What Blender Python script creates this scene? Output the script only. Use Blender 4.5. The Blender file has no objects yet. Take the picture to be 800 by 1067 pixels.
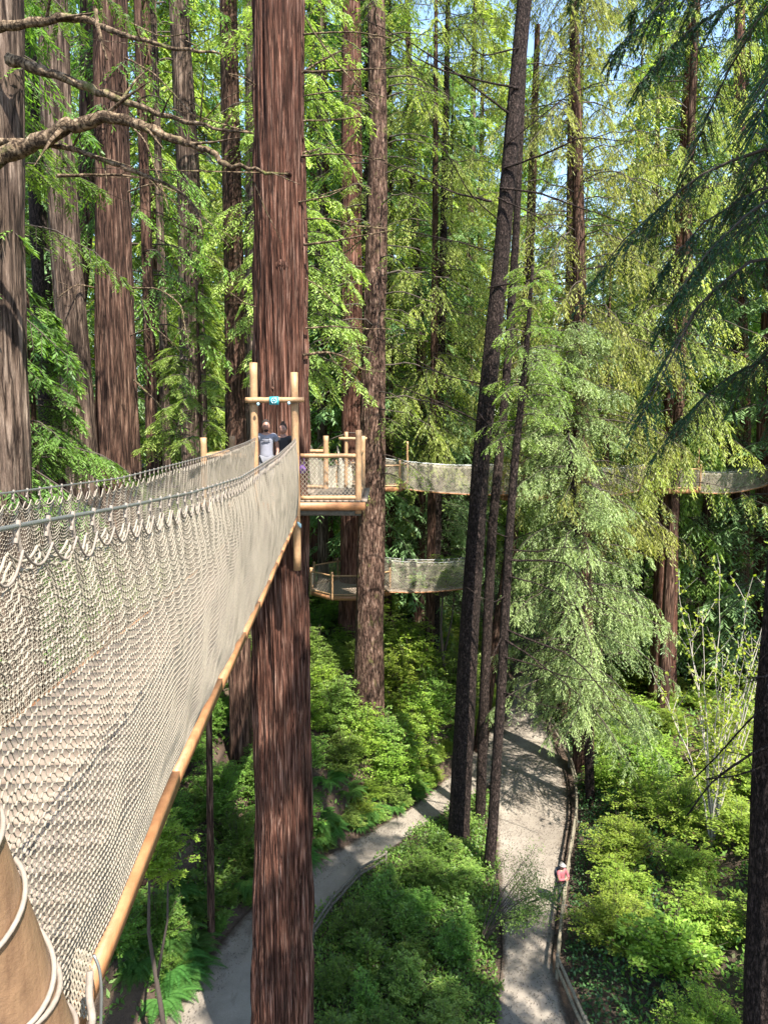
import bpy, bmesh, math, random
import numpy as np
from mathutils import Vector, Matrix

# ------------------------------------------------------------------ camera, world, sun
SC = bpy.context.scene
C = SC.collection
R = math.radians
PITCH = R(6.5); F = 776.0
cam_d = bpy.data.cameras.new('camera'); cam = bpy.data.objects.new('camera', cam_d); C.objects.link(cam)
cam.location = (0, 0, 0); cam.rotation_euler = (R(90) - PITCH, 0, 0)
cam_d.sensor_fit = 'VERTICAL'; cam_d.sensor_height = 24; cam_d.lens = 24 * F / 1067.0
cam_d.clip_start = 0.05; cam_d.clip_end = 3000
SC.camera = cam
SUN_AZ = (0.52, -0.854); SUN_EL = R(54)
w = bpy.data.worlds.new('World'); SC.world = w; w.use_nodes = True
nt = w.node_tree; bg = nt.nodes['Background']
sky = nt.nodes.new('ShaderNodeTexSky'); sky.sky_type = 'NISHITA'; sky.sun_disc = False
sky.sun_elevation = SUN_EL; sky.sun_rotation = math.atan2(SUN_AZ[0], SUN_AZ[1])
sky.air_density = 1.0; sky.dust_density = 0.6; sky.ozone_density = 1.5
nt.links.new(sky.outputs[0], bg.inputs[0]); bg.inputs[1].default_value = 0.15
sd = bpy.data.lights.new('sun', 'SUN'); so = bpy.data.objects.new('sun', sd); C.objects.link(so)
sd.energy = 5.0; sd.angle = R(0.5); sd.color = (1.0, 0.95, 0.86)
tosun = Vector((SUN_AZ[0] * math.cos(SUN_EL), SUN_AZ[1] * math.cos(SUN_EL), math.sin(SUN_EL)))
so.rotation_euler = tosun.to_track_quat('Z', 'Y').to_euler()
vs = SC.view_settings
vs.view_transform = 'Standard'; vs.look = 'None'; vs.exposure = 1.85; vs.gamma = 1
cy = SC.cycles
cy.max_bounces = 6; cy.diffuse_bounces = 4; cy.glossy_bounces = 2; cy.transmission_bounces = 4
cy.transparent_max_bounces = 4; cy.use_denoising = True
cy.sample_clamp_indirect = 6

def at(u, v, Y):
    a = (u - 400) / F; b = (533.5 - v) / F
    y = math.cos(PITCH) + b * math.sin(PITCH); z = -math.sin(PITCH) + b * math.cos(PITCH)
    t = Y / y
    return Vector((a * t, Y, z * t))

def at_ground(u, v, z=-18.0):
    a = (u - 400) / F; b = (533.5 - v) / F
    y = math.cos(PITCH) + b * math.sin(PITCH); zz = -math.sin(PITCH) + b * math.cos(PITCH)
    t = z / zz
    return Vector((a * t, y * t, z))

# ------------------------------------------------------------------ numpy noise
def _hash(i, j, k, s):
    h = (i * 374761393 + j * 668265263 + k * 2147483647 + s * 974634777) & 0xffffffff
    h = ((h ^ (h >> 13)) * 1274126177) & 0xffffffff
    h = h ^ (h >> 16)
    return (h & 0xffff) / 65535.0
def vnoise(x, y, z, s=0):
    x, y, z = np.broadcast_arrays(np.asarray(x, float), np.asarray(y, float), np.asarray(z, float))
    i = np.floor(x).astype(np.int64); j = np.floor(y).astype(np.int64); k = np.floor(z).astype(np.int64)
    fx = x - i; fy = y - j; fz = z - k
    fx = fx * fx * (3 - 2 * fx); fy = fy * fy * (3 - 2 * fy); fz = fz * fz * (3 - 2 * fz)
    r = 0
    for a in (0, 1):
        for b in (0, 1):
            for c in (0, 1):
                r = r + _hash(i + a, j + b, k + c, s) * (fx if a else 1 - fx) * (fy if b else 1 - fy) * (fz if c else 1 - fz)
    return r

def nrm(a):
    return a / np.maximum(np.linalg.norm(a, axis=-1, keepdims=True), 1e-9)

# ------------------------------------------------------------------ mesh accumulator (quads)
class MB:
    def __init__(s): s.v = []; s.f = []; s.m = []; s.r = []; s.n = 0
    def add(s, V, Fq, mi=0, rnd=None):
        V = np.asarray(V, float).reshape(-1, 3); Fq = np.asarray(Fq, np.int64).reshape(-1, 4)
        s.v.append(V); s.f.append(Fq + s.n); s.n += len(V)
        s.m.append(np.full(len(Fq), mi, np.int32))
        s.r.append(np.full(len(V), 0.5) if rnd is None else np.asarray(rnd, float))
        return s
    def tubes(s, A, B, ra, rb, mi=0, sides=3, rnd=None):
        A = np.asarray(A, float).reshape(-1, 3); B = np.asarray(B, float).reshape(-1, 3); n = len(A)
        if n == 0: return s
        ra = np.broadcast_to(np.asarray(ra, float), (n,)); rb = np.broadcast_to(np.asarray(rb, float), (n,))
        d = nrm(B - A); up = np.where(np.abs(d[:, 2:3]) > 0.9, [[1., 0, 0]], [[0, 0, 1.]])
        x = nrm(np.cross(d, up)); y = np.cross(d, x)
        V = np.zeros((n, 2 * sides, 3))
        for k in range(sides):
            c, q = math.cos(2 * math.pi * k / sides), math.sin(2 * math.pi * k / sides)
            o = c * x + q * y
            V[:, k] = A + o * ra[:, None]; V[:, sides + k] = B + o * rb[:, None]
        base = (np.arange(n) * 2 * sides)[:, None, None]
        fq = np.array([[k, (k + 1) % sides, sides + (k + 1) % sides, sides + k] for k in range(sides)])[None]
        s.add(V, base + fq, mi, None if rnd is None else np.repeat(rnd, 2 * sides))
        return s
    def leaves(s, P, D, N, L, W, mi=0, rnd=None, fat=0.45):
        n = len(P)
        if n == 0: return s
        S = nrm(np.cross(D, N)); L = np.broadcast_to(L, (n,))[:, None]; W = np.broadcast_to(W, (n,))[:, None]
        V = np.stack([P, P + D * L * fat + S * W / 2, P + D * L, P + D * L * fat - S * W / 2], 1)
        s.add(V, np.arange(n * 4).reshape(n, 4), mi, None if rnd is None else np.repeat(rnd, 4))
        return s
    def tube(s, pts, rad, mi=0, sides=8, cap=True):
        P = np.array([list(p) for p in pts], float); n = len(P)
        rad = np.broadcast_to(np.asarray(rad, float), (n,))
        T = np.zeros_like(P); T[1:-1] = P[2:] - P[:-2]; T[0] = P[1] - P[0]; T[-1] = P[-1] - P[-2]; T = nrm(T)
        up = np.array([0, 0, 1.]) if abs(T[0, 2]) < 0.9 else np.array([1., 0, 0])
        X = nrm(np.cross(T, up)); Yv = np.cross(T, X)
        an = np.arange(sides) * 2 * math.pi / sides
        V = P[:, None] + rad[:, None, None] * (np.cos(an)[None, :, None] * X[:, None] + np.sin(an)[None, :, None] * Yv[:, None])
        V = V.reshape(-1, 3); fq = []
        for i in range(n - 1):
            for k in range(sides):
                fq.append([i * sides + k, i * sides + (k + 1) % sides, (i + 1) * sides + (k + 1) % sides, (i + 1) * sides + k])
        if cap:
            V = np.vstack([V, P[0:1], P[-1:]]); c0 = n * sides; e = (n - 1) * sides
            for k in range(0, sides, 2):
                fq.append([c0, (k + 2) % sides, k + 1, k]); fq.append([c0 + 1, e + k, e + k + 1, e + (k + 2) % sides])
        return s.add(V, fq, mi)
    def box(s, c, h, mi=0, M=None):
        V = np.array([[x, y, z] for x in (-1, 1) for y in (-1, 1) for z in (-1, 1)], float) * np.array(h)
        if M is not None: V = V @ np.array(M.to_3x3()).T
        V = V + np.array(list(c))
        return s.add(V, [[0, 1, 3, 2], [4, 6, 7, 5], [0, 4, 5, 1], [2, 3, 7, 6], [0, 2, 6, 4], [1, 5, 7, 3]], mi)
    def mesh(s, name, mats, smooth=False):
        V = np.concatenate(s.v); Fq = np.concatenate(s.f); me = bpy.data.meshes.new(name)
        me.vertices.add(len(V)); me.vertices.foreach_set('co', V.astype(np.float32).ravel())
        me.loops.add(len(Fq) * 4); me.loops.foreach_set('vertex_index', Fq.astype(np.int32).ravel())
        me.polygons.add(len(Fq)); me.polygons.foreach_set('loop_start', (np.arange(len(Fq)) * 4).astype(np.int32))
        for m in mats: me.materials.append(m)
        me.polygons.foreach_set('material_index', np.concatenate(s.m))
        if smooth: me.polygons.foreach_set('use_smooth', np.ones(len(Fq), bool))
        a = me.attributes.new('rnd', 'FLOAT', 'POINT'); a.data.foreach_set('value', np.concatenate(s.r).astype(np.float32))
        me.update(calc_edges=True)
        return me
    def obj(s, name, mats, parent=None, smooth=False, loc=None):
        return link(name, s.mesh(name, mats if isinstance(mats, (list, tuple)) else [mats], smooth), parent)

def link(name, me, parent=None):
    o = bpy.data.objects.new(name, me); C.objects.link(o)
    if parent is not None: o.parent = parent
    return o
def thing(name, label, cat, loc=(0, 0, 0), group=None, rz=0.0):
    o = bpy.data.objects.new(name, None); C.objects.link(o); o.location = loc; o.rotation_euler = (0, 0, rz)
    o.empty_display_size = 0.2
    return tag(o, label, cat, group)
def tag(o, label, cat, group=None, kind=None):
    if label: o['label'] = label
    if cat: o['category'] = cat
    if group: o['group'] = group
    if kind: o['kind'] = kind
    return o
def parent_keep(o, p):          # child whose mesh is written in world coordinates
    o.parent = p; o.matrix_parent_inverse = Matrix.LocRotScale(p.location, p.rotation_euler, p.scale).inverted()
    return o
def copy_tree(src, loc, rz=0.0, sc=(1, 1, 1), label=None, group=None):
    c = src.copy(); C.objects.link(c); c.location = loc; c.rotation_euler = (0, 0, rz); c.scale = sc
    if label: c['label'] = label
    if group: c['group'] = group
    for ch in src.children:
        d = ch.copy(); C.objects.link(d); d.parent = c
    return c

# ------------------------------------------------------------------ materials
def newmat(name):
    m = bpy.data.materials.new(name); m.use_nodes = True
    n = m.node_tree; b = n.nodes['Principled BSDF']
    return m, n, b
def ramp(n, stops):
    r = n.nodes.new('ShaderNodeValToRGB'); e = r.color_ramp.elements
    while len(e) < len(stops): e.new(0.5)
    for i, (p, c) in enumerate(stops): e[i].position = p; e[i].color = (*c, 1)
    return r
def texco(n, scale, kind='Object'):
    t = n.nodes.new('ShaderNodeTexCoord'); mp = n.nodes.new('ShaderNodeMapping'); mp.inputs['Scale'].default_value = scale
    n.links.new(t.outputs[kind], mp.inputs[0]); return mp
def noise(n, vec, scale, detail=4, rough=0.6):
    t = n.nodes.new('ShaderNodeTexNoise'); t.inputs['Scale'].default_value = scale; t.inputs['Detail'].default_value = detail
    t.inputs['Roughness'].default_value = rough
    if vec: n.links.new(vec.outputs[0], t.inputs['Vector'])
    return t
def mixc(n, fac, a, b, mode='MIX'):
    m = n.nodes.new('ShaderNodeMix'); m.data_type = 'RGBA'; m.blend_type = mode
    for s, x in ((m.inputs[0], fac), (m.inputs[6], a), (m.inputs[7], b)):
        if isinstance(x, (int, float)): s.default_value = x
        elif isinstance(x, tuple): s.default_value = (*x, 1)
        else: n.links.new(x, s)
    return m.outputs[2]
def leaf_mat(name, dark, light, trans=0.35, tcol=None, var=0.25, old=(0.10, 0.06, 0.025), oldamt=0.04):
    m, n, b = newmat(name)
    at_ = n.nodes.new('ShaderNodeAttribute'); at_.attribute_name = 'rnd'
    oi = n.nodes.new('ShaderNodeObjectInfo')
    r = ramp(n, [(0.0, old), (oldamt, dark), (0.6, tuple((dark[i] + light[i]) / 2 for i in range(3))), (1.0, light)])
    n.links.new(at_.outputs['Fac'], r.inputs[0])
    hs = n.nodes.new('ShaderNodeHueSaturation')
    mr = n.nodes.new('ShaderNodeMapRange'); mr.inputs[3].default_value = 1 - var; mr.inputs[4].default_value = 1 + var
    mh = n.nodes.new('ShaderNodeMapRange'); mh.inputs[3].default_value = 0.485; mh.inputs[4].default_value = 0.515
    n.links.new(oi.outputs['Random'], mr.inputs[0]); n.links.new(oi.outputs['Random'], mh.inputs[0])
    n.links.new(mr.outputs[0], hs.inputs['Value']); n.links.new(mh.outputs[0], hs.inputs['Hue'])
    n.links.new(r.outputs[0], hs.inputs['Color'])
    n.links.new(hs.outputs[0], b.inputs['Base Color']); b.inputs['Roughness'].default_value = 0.5
    b.inputs['Specular IOR Level'].default_value = 0.35
    tr = n.nodes.new('ShaderNodeBsdfTranslucent')
    tc = mixc(n, 1.0, hs.outputs[0], tcol or (1.9, 1.9, 0.7), 'MULTIPLY')
    n.links.new(tc, tr.inputs[0])
    ms = n.nodes.new('ShaderNodeMixShader'); ms.inputs[0].default_value = trans
    n.links.new(b.outputs[0], ms.inputs[1]); n.links.new(tr.outputs[0], ms.inputs[2])
    n.links.new(ms.outputs[0], n.nodes['Material Output'].inputs[0])
    return m
def bark_mat(name, c0, c1, c2, sc=5.0, stretch=0.12, bump=0.6, moss=None, mossamt=0.0):
    m, n, b = newmat(name)
    mp = texco(n, (sc, sc, sc * stretch)); t = noise(n, mp, 1.6, 8, 0.68)
    mp2 = texco(n, (sc * 3, sc * 3, sc * stretch * 2.2)); t2 = noise(n, mp2, 1.6, 6, 0.6)
    mp3 = texco(n, (0.5, 0.5, 0.35)); t3 = noise(n, mp3, 1.5, 3, 0.6)
    r = ramp(n, [(0.33, c0), (0.5, c1), (0.68, c2)]); n.links.new(t.outputs['Fac'], r.inputs[0])
    col = mixc(n, 0.6, r.outputs[0], t2.outputs['Fac'], 'OVERLAY')
    fm = texco(n, (sc * 1.1, sc * 1.1, sc * stretch * 0.7)); tf = noise(n, fm, 1.0, 5, 0.55); tf.inputs['Distortion'].default_value = 0.4
    m1 = n.nodes.new('ShaderNodeMath'); m1.operation = 'SUBTRACT'; m1.inputs[1].default_value = 0.5; n.links.new(tf.outputs['Fac'], m1.inputs[0])
    m2 = n.nodes.new('ShaderNodeMath'); m2.operation = 'ABSOLUTE'; n.links.new(m1.outputs[0], m2.inputs[0])
    rf = ramp(n, [(0.0, (0.10, 0.08, 0.07)), (0.05, (0.7, 0.68, 0.66)), (0.14, (1.2, 1.2, 1.2))]); n.links.new(m2.outputs[0], rf.inputs[0])
    col = mixc(n, 1.0, col, rf.outputs[0], 'MULTIPLY')
    r3 = ramp(n, [(0.3, (0.7, 0.66, 0.66)), (0.7, (1.25, 1.2, 1.15))]); n.links.new(t3.outputs['Fac'], r3.inputs[0])
    col = mixc(n, 1.0, col, r3.outputs[0], 'MULTIPLY')
    if moss:
        mm = noise(n, texco(n, (1.3, 1.3, 0.8)), 2.0, 5, 0.7); rm = ramp(n, [(0.62 - mossamt, (0, 0, 0)), (0.72 - mossamt * 0.5, (1, 1, 1))])
        n.links.new(mm.outputs['Fac'], rm.inputs[0]); col = mixc(n, rm.outputs[0], col, moss)
    n.links.new(col, b.inputs['Base Color']); b.inputs['Roughness'].default_value = 0.9; b.inputs['Specular IOR Level'].default_value = 0.15
    ad = n.nodes.new('ShaderNodeMath'); ad.operation = 'MULTIPLY_ADD'; ad.inputs[1].default_value = 0.5
    n.links.new(t2.outputs['Fac'], ad.inputs[0]); n.links.new(t.outputs['Fac'], ad.inputs[2])
    m3 = n.nodes.new('ShaderNodeMath'); m3.operation = 'MULTIPLY_ADD'; m3.inputs[1].default_value = 3.0; m3.use_clamp = False
    mn = n.nodes.new('ShaderNodeMath'); mn.operation = 'MINIMUM'; mn.inputs[1].default_value = 0.12; n.links.new(m2.outputs[0], mn.inputs[0])
    n.links.new(mn.outputs[0], m3.inputs[0]); n.links.new(ad.outputs[0], m3.inputs[2])
    bu = n.nodes.new('ShaderNodeBump'); bu.inputs['Strength'].default_value = bump; bu.inputs['Distance'].default_value = 0.08
    n.links.new(m3.outputs[0], bu.inputs['Height']); n.links.new(bu.outputs[0], b.inputs['Normal'])
    return m
def wood_mat(name, c0, c1, sc=6.0, rough=0.6, streak=(3, 3, 3), bump=0.25):
    m, n, b = newmat(name)
    t = noise(n, texco(n, streak), sc, 6, 0.65); t2 = noise(n, texco(n, (1, 1, 1)), 14, 5, 0.7)
    r = ramp(n, [(0.3, c0), (0.7, c1)]); n.links.new(t.outputs['Fac'], r.inputs[0])
    col = mixc(n, 0.4, r.outputs[0], t2.outputs['Fac'], 'OVERLAY')
    sp = noise(n, texco(n, (1, 1, 1)), 2.3, 3, 0.5); rs = ramp(n, [(0.66, (1, 1, 1)), (0.78, (0.55, 0.42, 0.33))])
    n.links.new(sp.outputs['Fac'], rs.inputs[0]); col = mixc(n, 1.0, col, rs.outputs[0], 'MULTIPLY')
    n.links.new(col, b.inputs['Base Color']); b.inputs['Roughness'].default_value = rough
    bu = n.nodes.new('ShaderNodeBump'); bu.inputs['Strength'].default_value = bump; bu.inputs['Distance'].default_value = 0.01
    n.links.new(t2.outputs['Fac'], bu.inputs['Height']); n.links.new(bu.outputs[0], b.inputs['Normal'])
    return m
def plain(name, c, rough=0.6, metal=0.0, var=0.15, sc=20):
    m, n, b = newmat(name)
    t = noise(n, texco(n, (1, 1, 1)), sc, 4, 0.6)
    r = ramp(n, [(0.3, tuple(x * (1 - var) for x in c)), (0.7, tuple(min(1, x * (1 + var)) for x in c))])
    n.links.new(t.outputs['Fac'], r.inputs[0]); n.links.new(r.outputs[0], b.inputs['Base Color'])
    b.inputs['Roughness'].default_value = rough; b.inputs['Metallic'].default_value = metal
    return m

M = {}
M['redbark'] = bark_mat('redwood_bark', (0.032, 0.013, 0.009), (0.15, 0.068, 0.046), (0.32, 0.21, 0.165), 12.0, 0.05, 1.0)
M['greybark'] = bark_mat('grey_bark', (0.025, 0.018, 0.013), (0.105, 0.075, 0.057), (0.24, 0.19, 0.15), 7.0, 0.10, 0.9)
M['brownbark'] = bark_mat('brown_bark', (0.02, 0.010, 0.007), (0.085, 0.047, 0.033), (0.20, 0.135, 0.10), 7.5, 0.10, 0.9)
M['warmbark'] = bark_mat('mossy_brown_bark', (0.028, 0.015, 0.01), (0.115, 0.07, 0.052), (0.25, 0.18, 0.14), 6.0, 0.3, 0.9, (0.11, 0.10, 0.035), 0.03)
M['sprucebark'] = bark_mat('spruce_bark', (0.010, 0.007, 0.006), (0.034, 0.024, 0.020), (0.085, 0.064, 0.055), 11.0, 0.5, 0.9)
M['deadwood'] = bark_mat('dead_branch_bark', (0.05, 0.035, 0.022), (0.15, 0.11, 0.07), (0.28, 0.22, 0.15), 8.0, 1.0, 0.5, (0.10, 0.10, 0.03), 0.05)
M['twig'] = plain('twig_bark', (0.055, 0.04, 0.03), 0.9)
M['paletwig'] = plain('pale_twig_bark', (0.34, 0.30, 0.25), 0.8)
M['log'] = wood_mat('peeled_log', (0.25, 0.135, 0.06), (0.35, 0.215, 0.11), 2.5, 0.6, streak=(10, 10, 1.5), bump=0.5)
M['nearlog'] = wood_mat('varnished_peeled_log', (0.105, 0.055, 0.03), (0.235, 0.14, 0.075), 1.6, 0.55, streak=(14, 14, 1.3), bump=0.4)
M['plank'] = wood_mat('orange_plank', (0.22, 0.095, 0.036), (0.31, 0.15, 0.066), 5.0, 0.55)
M['deck'] = wood_mat('weathered_deck', (0.145, 0.105, 0.075), (0.20, 0.155, 0.115), 5.0, 0.7)
M['greyrail'] = wood_mat('mossy_grey_rail', (0.09, 0.078, 0.055), (0.21, 0.18, 0.125), 6.0, 0.8)
M['darkrail'] = wood_mat('dark_weathered_rail', (0.05, 0.045, 0.035), (0.14, 0.12, 0.09), 6.0, 0.85)
M['rope'] = plain('net_rope', (0.225, 0.19, 0.142), 0.85, 0, 0.2, 60)
M['whiterope'] = plain('lashing_rope', (0.19, 0.155, 0.125), 0.8, 0, 0.15, 90)
M['sunlit_farrope'] = plain('sunlit_far_net_rope', (0.50, 0.44, 0.34), 0.85, 0, 0.15, 30)  # lighter than the near rope: sunlight on the far nets put into the colour
M['steel'] = plain('steel_cable', (0.30, 0.31, 0.30), 0.4, 0.8, 0.1)
M['teal'] = plain('teal_paint', (0.03, 0.28, 0.33), 0.4)
M['paleblue'] = plain('pale_blue_paint', (0.30, 0.46, 0.52), 0.4)
M['purple'] = plain('purple_cloth', (0.14, 0.05, 0.26), 0.7)
M['hemlock'] = leaf_mat('hemlock_needles', (0.15, 0.18, 0.042), (0.44, 0.46, 0.125), 0.5, (1.5, 1.55, 0.8), 0.1, (0.20, 0.12, 0.045), 0.10)
M['spruce'] = leaf_mat('spruce_needles', (0.055, 0.11, 0.035), (0.24, 0.35, 0.14), 0.3, (1.5, 1.7, 0.8), 0.15, (0.14, 0.09, 0.04), 0.07)
M['silverspruce'] = leaf_mat('silvery_spruce_needles', (0.105, 0.145, 0.045), (0.34, 0.40, 0.155), 0.4, (1.5, 1.55, 0.85), 0.1, (0.24, 0.16, 0.09), 0.12)
M['redwoodleaf'] = leaf_mat('redwood_needles', (0.045, 0.105, 0.025), (0.18, 0.29, 0.06), 0.4, (1.8, 2.0, 0.7), 0.25)
M['brightleaf'] = leaf_mat('sun_tinted_fir_needles', (0.08, 0.15, 0.03), (0.28, 0.38, 0.09), 0.45, (1.7, 1.9, 0.7), 0.2)  # lighter green, the look of sunlit sprays put into the leaf colour
M['darkleaf'] = leaf_mat('cedar_needles', (0.014, 0.040, 0.016), (0.04, 0.095, 0.03), 0.3, (1.6, 1.9, 0.8), 0.2)
M['farleaf'] = leaf_mat('far_conifer_needles', (0.10, 0.155, 0.035), (0.35, 0.42, 0.11), 0.4, (1.7, 1.8, 0.8), 0.3)
M['bushleaf'] = leaf_mat('huckleberry_leaves', (0.045, 0.10, 0.018), (0.17, 0.28, 0.05), 0.4, (1.7, 1.9, 0.6), 0.3)
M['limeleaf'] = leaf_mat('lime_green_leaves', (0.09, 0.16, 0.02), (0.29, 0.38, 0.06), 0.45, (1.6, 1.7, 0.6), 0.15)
M['fernleaf'] = leaf_mat('fern_fronds', (0.03, 0.085, 0.018), (0.09, 0.19, 0.04), 0.35, (1.7, 1.9, 0.6), 0.2)
M['mapleleaf'] = leaf_mat('maple_leaves', (0.16, 0.25, 0.03), (0.38, 0.46, 0.07), 0.5, (1.6, 1.6, 0.6), 0.1)
M['ivyleaf'] = leaf_mat('ivy_leaves', (0.018, 0.06, 0.018), (0.07, 0.16, 0.045), 0.25, (1.6, 1.9, 0.8), 0.2)

# ------------------------------------------------------------------ terrain
LE = [(60, 1290), (110, 1160), (165, 1067), (225, 990), (260, 950), (325, 902), (390, 865), (440, 835), (478, 800), (520, 752), (533, 726), (538, 706), (520, 690), (480, 675)]
RE = [(330, 1290), (310, 1160), (290, 1067), (325, 965), (352, 935), (400, 893), (440, 862), (478, 842), (505, 825), (528, 800), (560, 770)]
LEDGE = [at_ground(*p) for p in LE]; REDGE = [at_ground(*p) for p in RE]
LE2 = [(490, 1290), (505, 1160), (515, 1067), (524, 1000), (520, 930), (515, 880), (512, 845), (510, 820), (512, 800), (522, 760), (533, 726), (538, 706)]
RE2 = [(680, 1290), (625, 1160), (592, 1067), (574, 1005), (582, 930), (594, 850), (590, 805), (572, 762), (560, 730), (556, 706)]
LEDGE2 = [at_ground(*p) for p in LE2]; REDGE2 = [at_ground(*p) for p in RE2]

def seg_dist(X, Y, poly):
    best = np.full(X.shape, 1e9); side = np.zeros(X.shape)
    for a, b in zip(poly[:-1], poly[1:]):
        dx, dy = b.x - a.x, b.y - a.y; l2 = dx * dx + dy * dy
        t = np.clip(((X - a.x) * dx + (Y - a.y) * dy) / l2, 0, 1)
        px, py = X - a.x - t * dx, Y - a.y - t * dy; d = np.hypot(px, py)
        s = np.sign(dx * (Y - a.y) - dy * (X - a.x)); m = d < best
        best = np.where(m, d, best); side = np.where(m, s, side)
    return best * side      # positive on the left of the direction of travel
LB = [Vector((-34, 2, 0)), Vector((-16, 14, 0))] + [p for p in LEDGE[2:12]] + [Vector((15, 62, 0)), Vector((22, 90, 0)), Vector((30, 160, 0))]
RB = [Vector((9, -10, 0)), Vector((7.2, 10, 0))] + [p for p in REDGE2[1:]] + [Vector((16, 62, 0)), Vector((24, 90, 0)), Vector((34, 160, 0))]
def Hn(X, Y):
    X = np.asarray(X, float); Y = np.asarray(Y, float)
    dl = np.maximum(seg_dist(X, Y, LB) - 0.3, 0); dr = np.maximum(-seg_dist(X, Y, RB) - 0.5, 0)
    up = 6.5 * (1 - np.exp(-dl * 1.15 / 6.5)) + 0.10 * np.minimum(dl, 60)
    ur = 3.5 * (1 - np.exp(-dr * 0.38 / 3.5)) + 0.06 * np.minimum(dr, 60)
    k = np.clip(np.maximum(dl, dr) / 2, 0, 1)
    nn = (vnoise(X * 0.35, Y * 0.35, 0, 3) - 0.4) * 0.9 * k + (vnoise(X * 1.6, Y * 1.6, 0, 4) - 0.5) * 0.16 * k
    return -18.0 + up + ur + nn
def H(x, y): return float(Hn(np.array([x]), np.array([y]))[0])

gx = np.concatenate([-np.geomspace(2500, 42, 14), np.linspace(-40, 45, 240), np.geomspace(48, 2500, 14)])
gy = np.concatenate([-np.geomspace(2500, 14, 12), np.linspace(-12, 95, 290), np.geomspace(99, 2500, 14)])
GX, GY = np.meshgrid(gx, gy); GZ = Hn(GX, GY)
nx, ny = len(gx), len(gy)
gi = np.arange(nx * ny).reshape(ny, nx)
gq = np.stack([gi[:-1, :-1], gi[:-1, 1:], gi[1:, 1:], gi[1:, :-1]], -1).reshape(-1, 4)
m, n, b = newmat('forest_soil')
t = noise(n, texco(n, (1, 1, 1)), 0.8, 8, 0.7); t2 = noise(n, texco(n, (1, 1, 1)), 14, 6, 0.7)
r = ramp(n, [(0.3, (0.025, 0.016, 0.010)), (0.5, (0.06, 0.038, 0.024)), (0.7, (0.095, 0.062, 0.038))]); n.links.new(t.outputs['Fac'], r.inputs[0])
n.links.new(mixc(n, 0.7, r.outputs[0], t2.outputs['Fac'], 'OVERLAY'), b.inputs['Base Color']); b.inputs['Roughness'].default_value = 0.95
bu = n.nodes.new('ShaderNodeBump'); bu.inputs['Distance'].default_value = 0.06; n.links.new(t2.outputs['Fac'], bu.inputs['Height']); n.links.new(bu.outputs[0], b.inputs['Normal'])
M['soil'] = m
g = MB().add(np.stack([GX, GY, GZ], -1), gq).obj('ground', M['soil'], smooth=True); g['kind'] = 'structure'

m, n, b = newmat('gravel_path')
t = noise(n, texco(n, (1, 1, 1)), 0.5, 6, 0.65); t2 = noise(n, texco(n, (1, 1, 1)), 40, 4, 0.8); t3 = noise(n, texco(n, (2.2, 0.5, 1)), 1.0, 7, 0.7)
r = ramp(n, [(0.3, (0.135, 0.112, 0.088)), (0.7, (0.24, 0.205, 0.165))]); n.links.new(t.outputs['Fac'], r.inputs[0])
c = mixc(n, 0.5, r.outputs[0], t2.outputs['Fac'], 'OVERLAY')
r3 = ramp(n, [(0.55, (0, 0, 0)), (0.72, (1, 1, 1))]); n.links.new(t3.outputs['Fac'], r3.inputs[0])
c = mixc(n, r3.outputs[0], c, (0.10, 0.078, 0.058))
at_ = n.nodes.new('ShaderNodeAttribute'); at_.attribute_name = 'rnd'
te = noise(n, texco(n, (1, 1, 1)), 2.5, 6, 0.75)
ma = n.nodes.new('ShaderNodeMath'); ma.operation = 'ADD'; n.links.new(at_.outputs['Fac'], ma.inputs[0]); n.links.new(te.outputs['Fac'], ma.inputs[1])
re_ = ramp(n, [(0.55, (1, 1, 1)), (0.85, (0, 0, 0))]); n.links.new(ma.outputs[0], re_.inputs[0])
c = mixc(n, re_.outputs[0], c, (0.06, 0.04, 0.026))
n.links.new(c, b.inputs['Base Color']); b.inputs['Roughness'].default_value = 0.95
bu = n.nodes.new('ShaderNodeBump'); bu.inputs['Distance'].default_value = 0.02; bu.inputs['Strength'].default_value = 0.6
n.links.new(t2.outputs['Fac'], bu.inputs['Height']); n.links.new(bu.outputs[0], b.inputs['Normal'])
M['gravel'] = m
def resample(poly, k):
    P = np.array([list(p) for p in poly]); d = np.r_[0, np.cumsum(np.linalg.norm(np.diff(P, axis=0), axis=1))]
    tt = np.linspace(0, d[-1], k); Q = np.stack([np.interp(tt, d, P[:, i]) for i in range(3)], 1)
    for _ in range(3): Q[1:-1] = (Q[:-2] + 2 * Q[1:-1] + Q[2:]) / 4
    return Q
def path_strip(L, Rr, z, name):
    k, c = 90, 14; A = resample(L, k); B = resample(Rr, k); s = np.linspace(0, 1, c)
    V = A[:, None] * (1 - s)[None, :, None] + B[:, None] * s[None, :, None]
    e = np.minimum(s, 1 - s) * 2
    V[..., 2] = z + (vnoise(V[..., 0] * 1.5, V[..., 1] * 1.5, 0, 9) - 0.5) * 0.02
    ii = np.arange(k * c).reshape(k, c); q = np.stack([ii[:-1, :-1], ii[:-1, 1:], ii[1:, 1:], ii[1:, :-1]], -1).reshape(-1, 4)
    mb = MB(); mb.add(V, q, 0, np.tile(np.clip(e * 1.6, 0, 1), k)); o = mb.obj(name, M['gravel'], smooth=True); o['kind'] = 'structure'
path_strip(LEDGE[:11], REDGE, -17.94, 'footpath')
path_strip(LEDGE2, REDGE2, -17.91, 'main_path')

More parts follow.
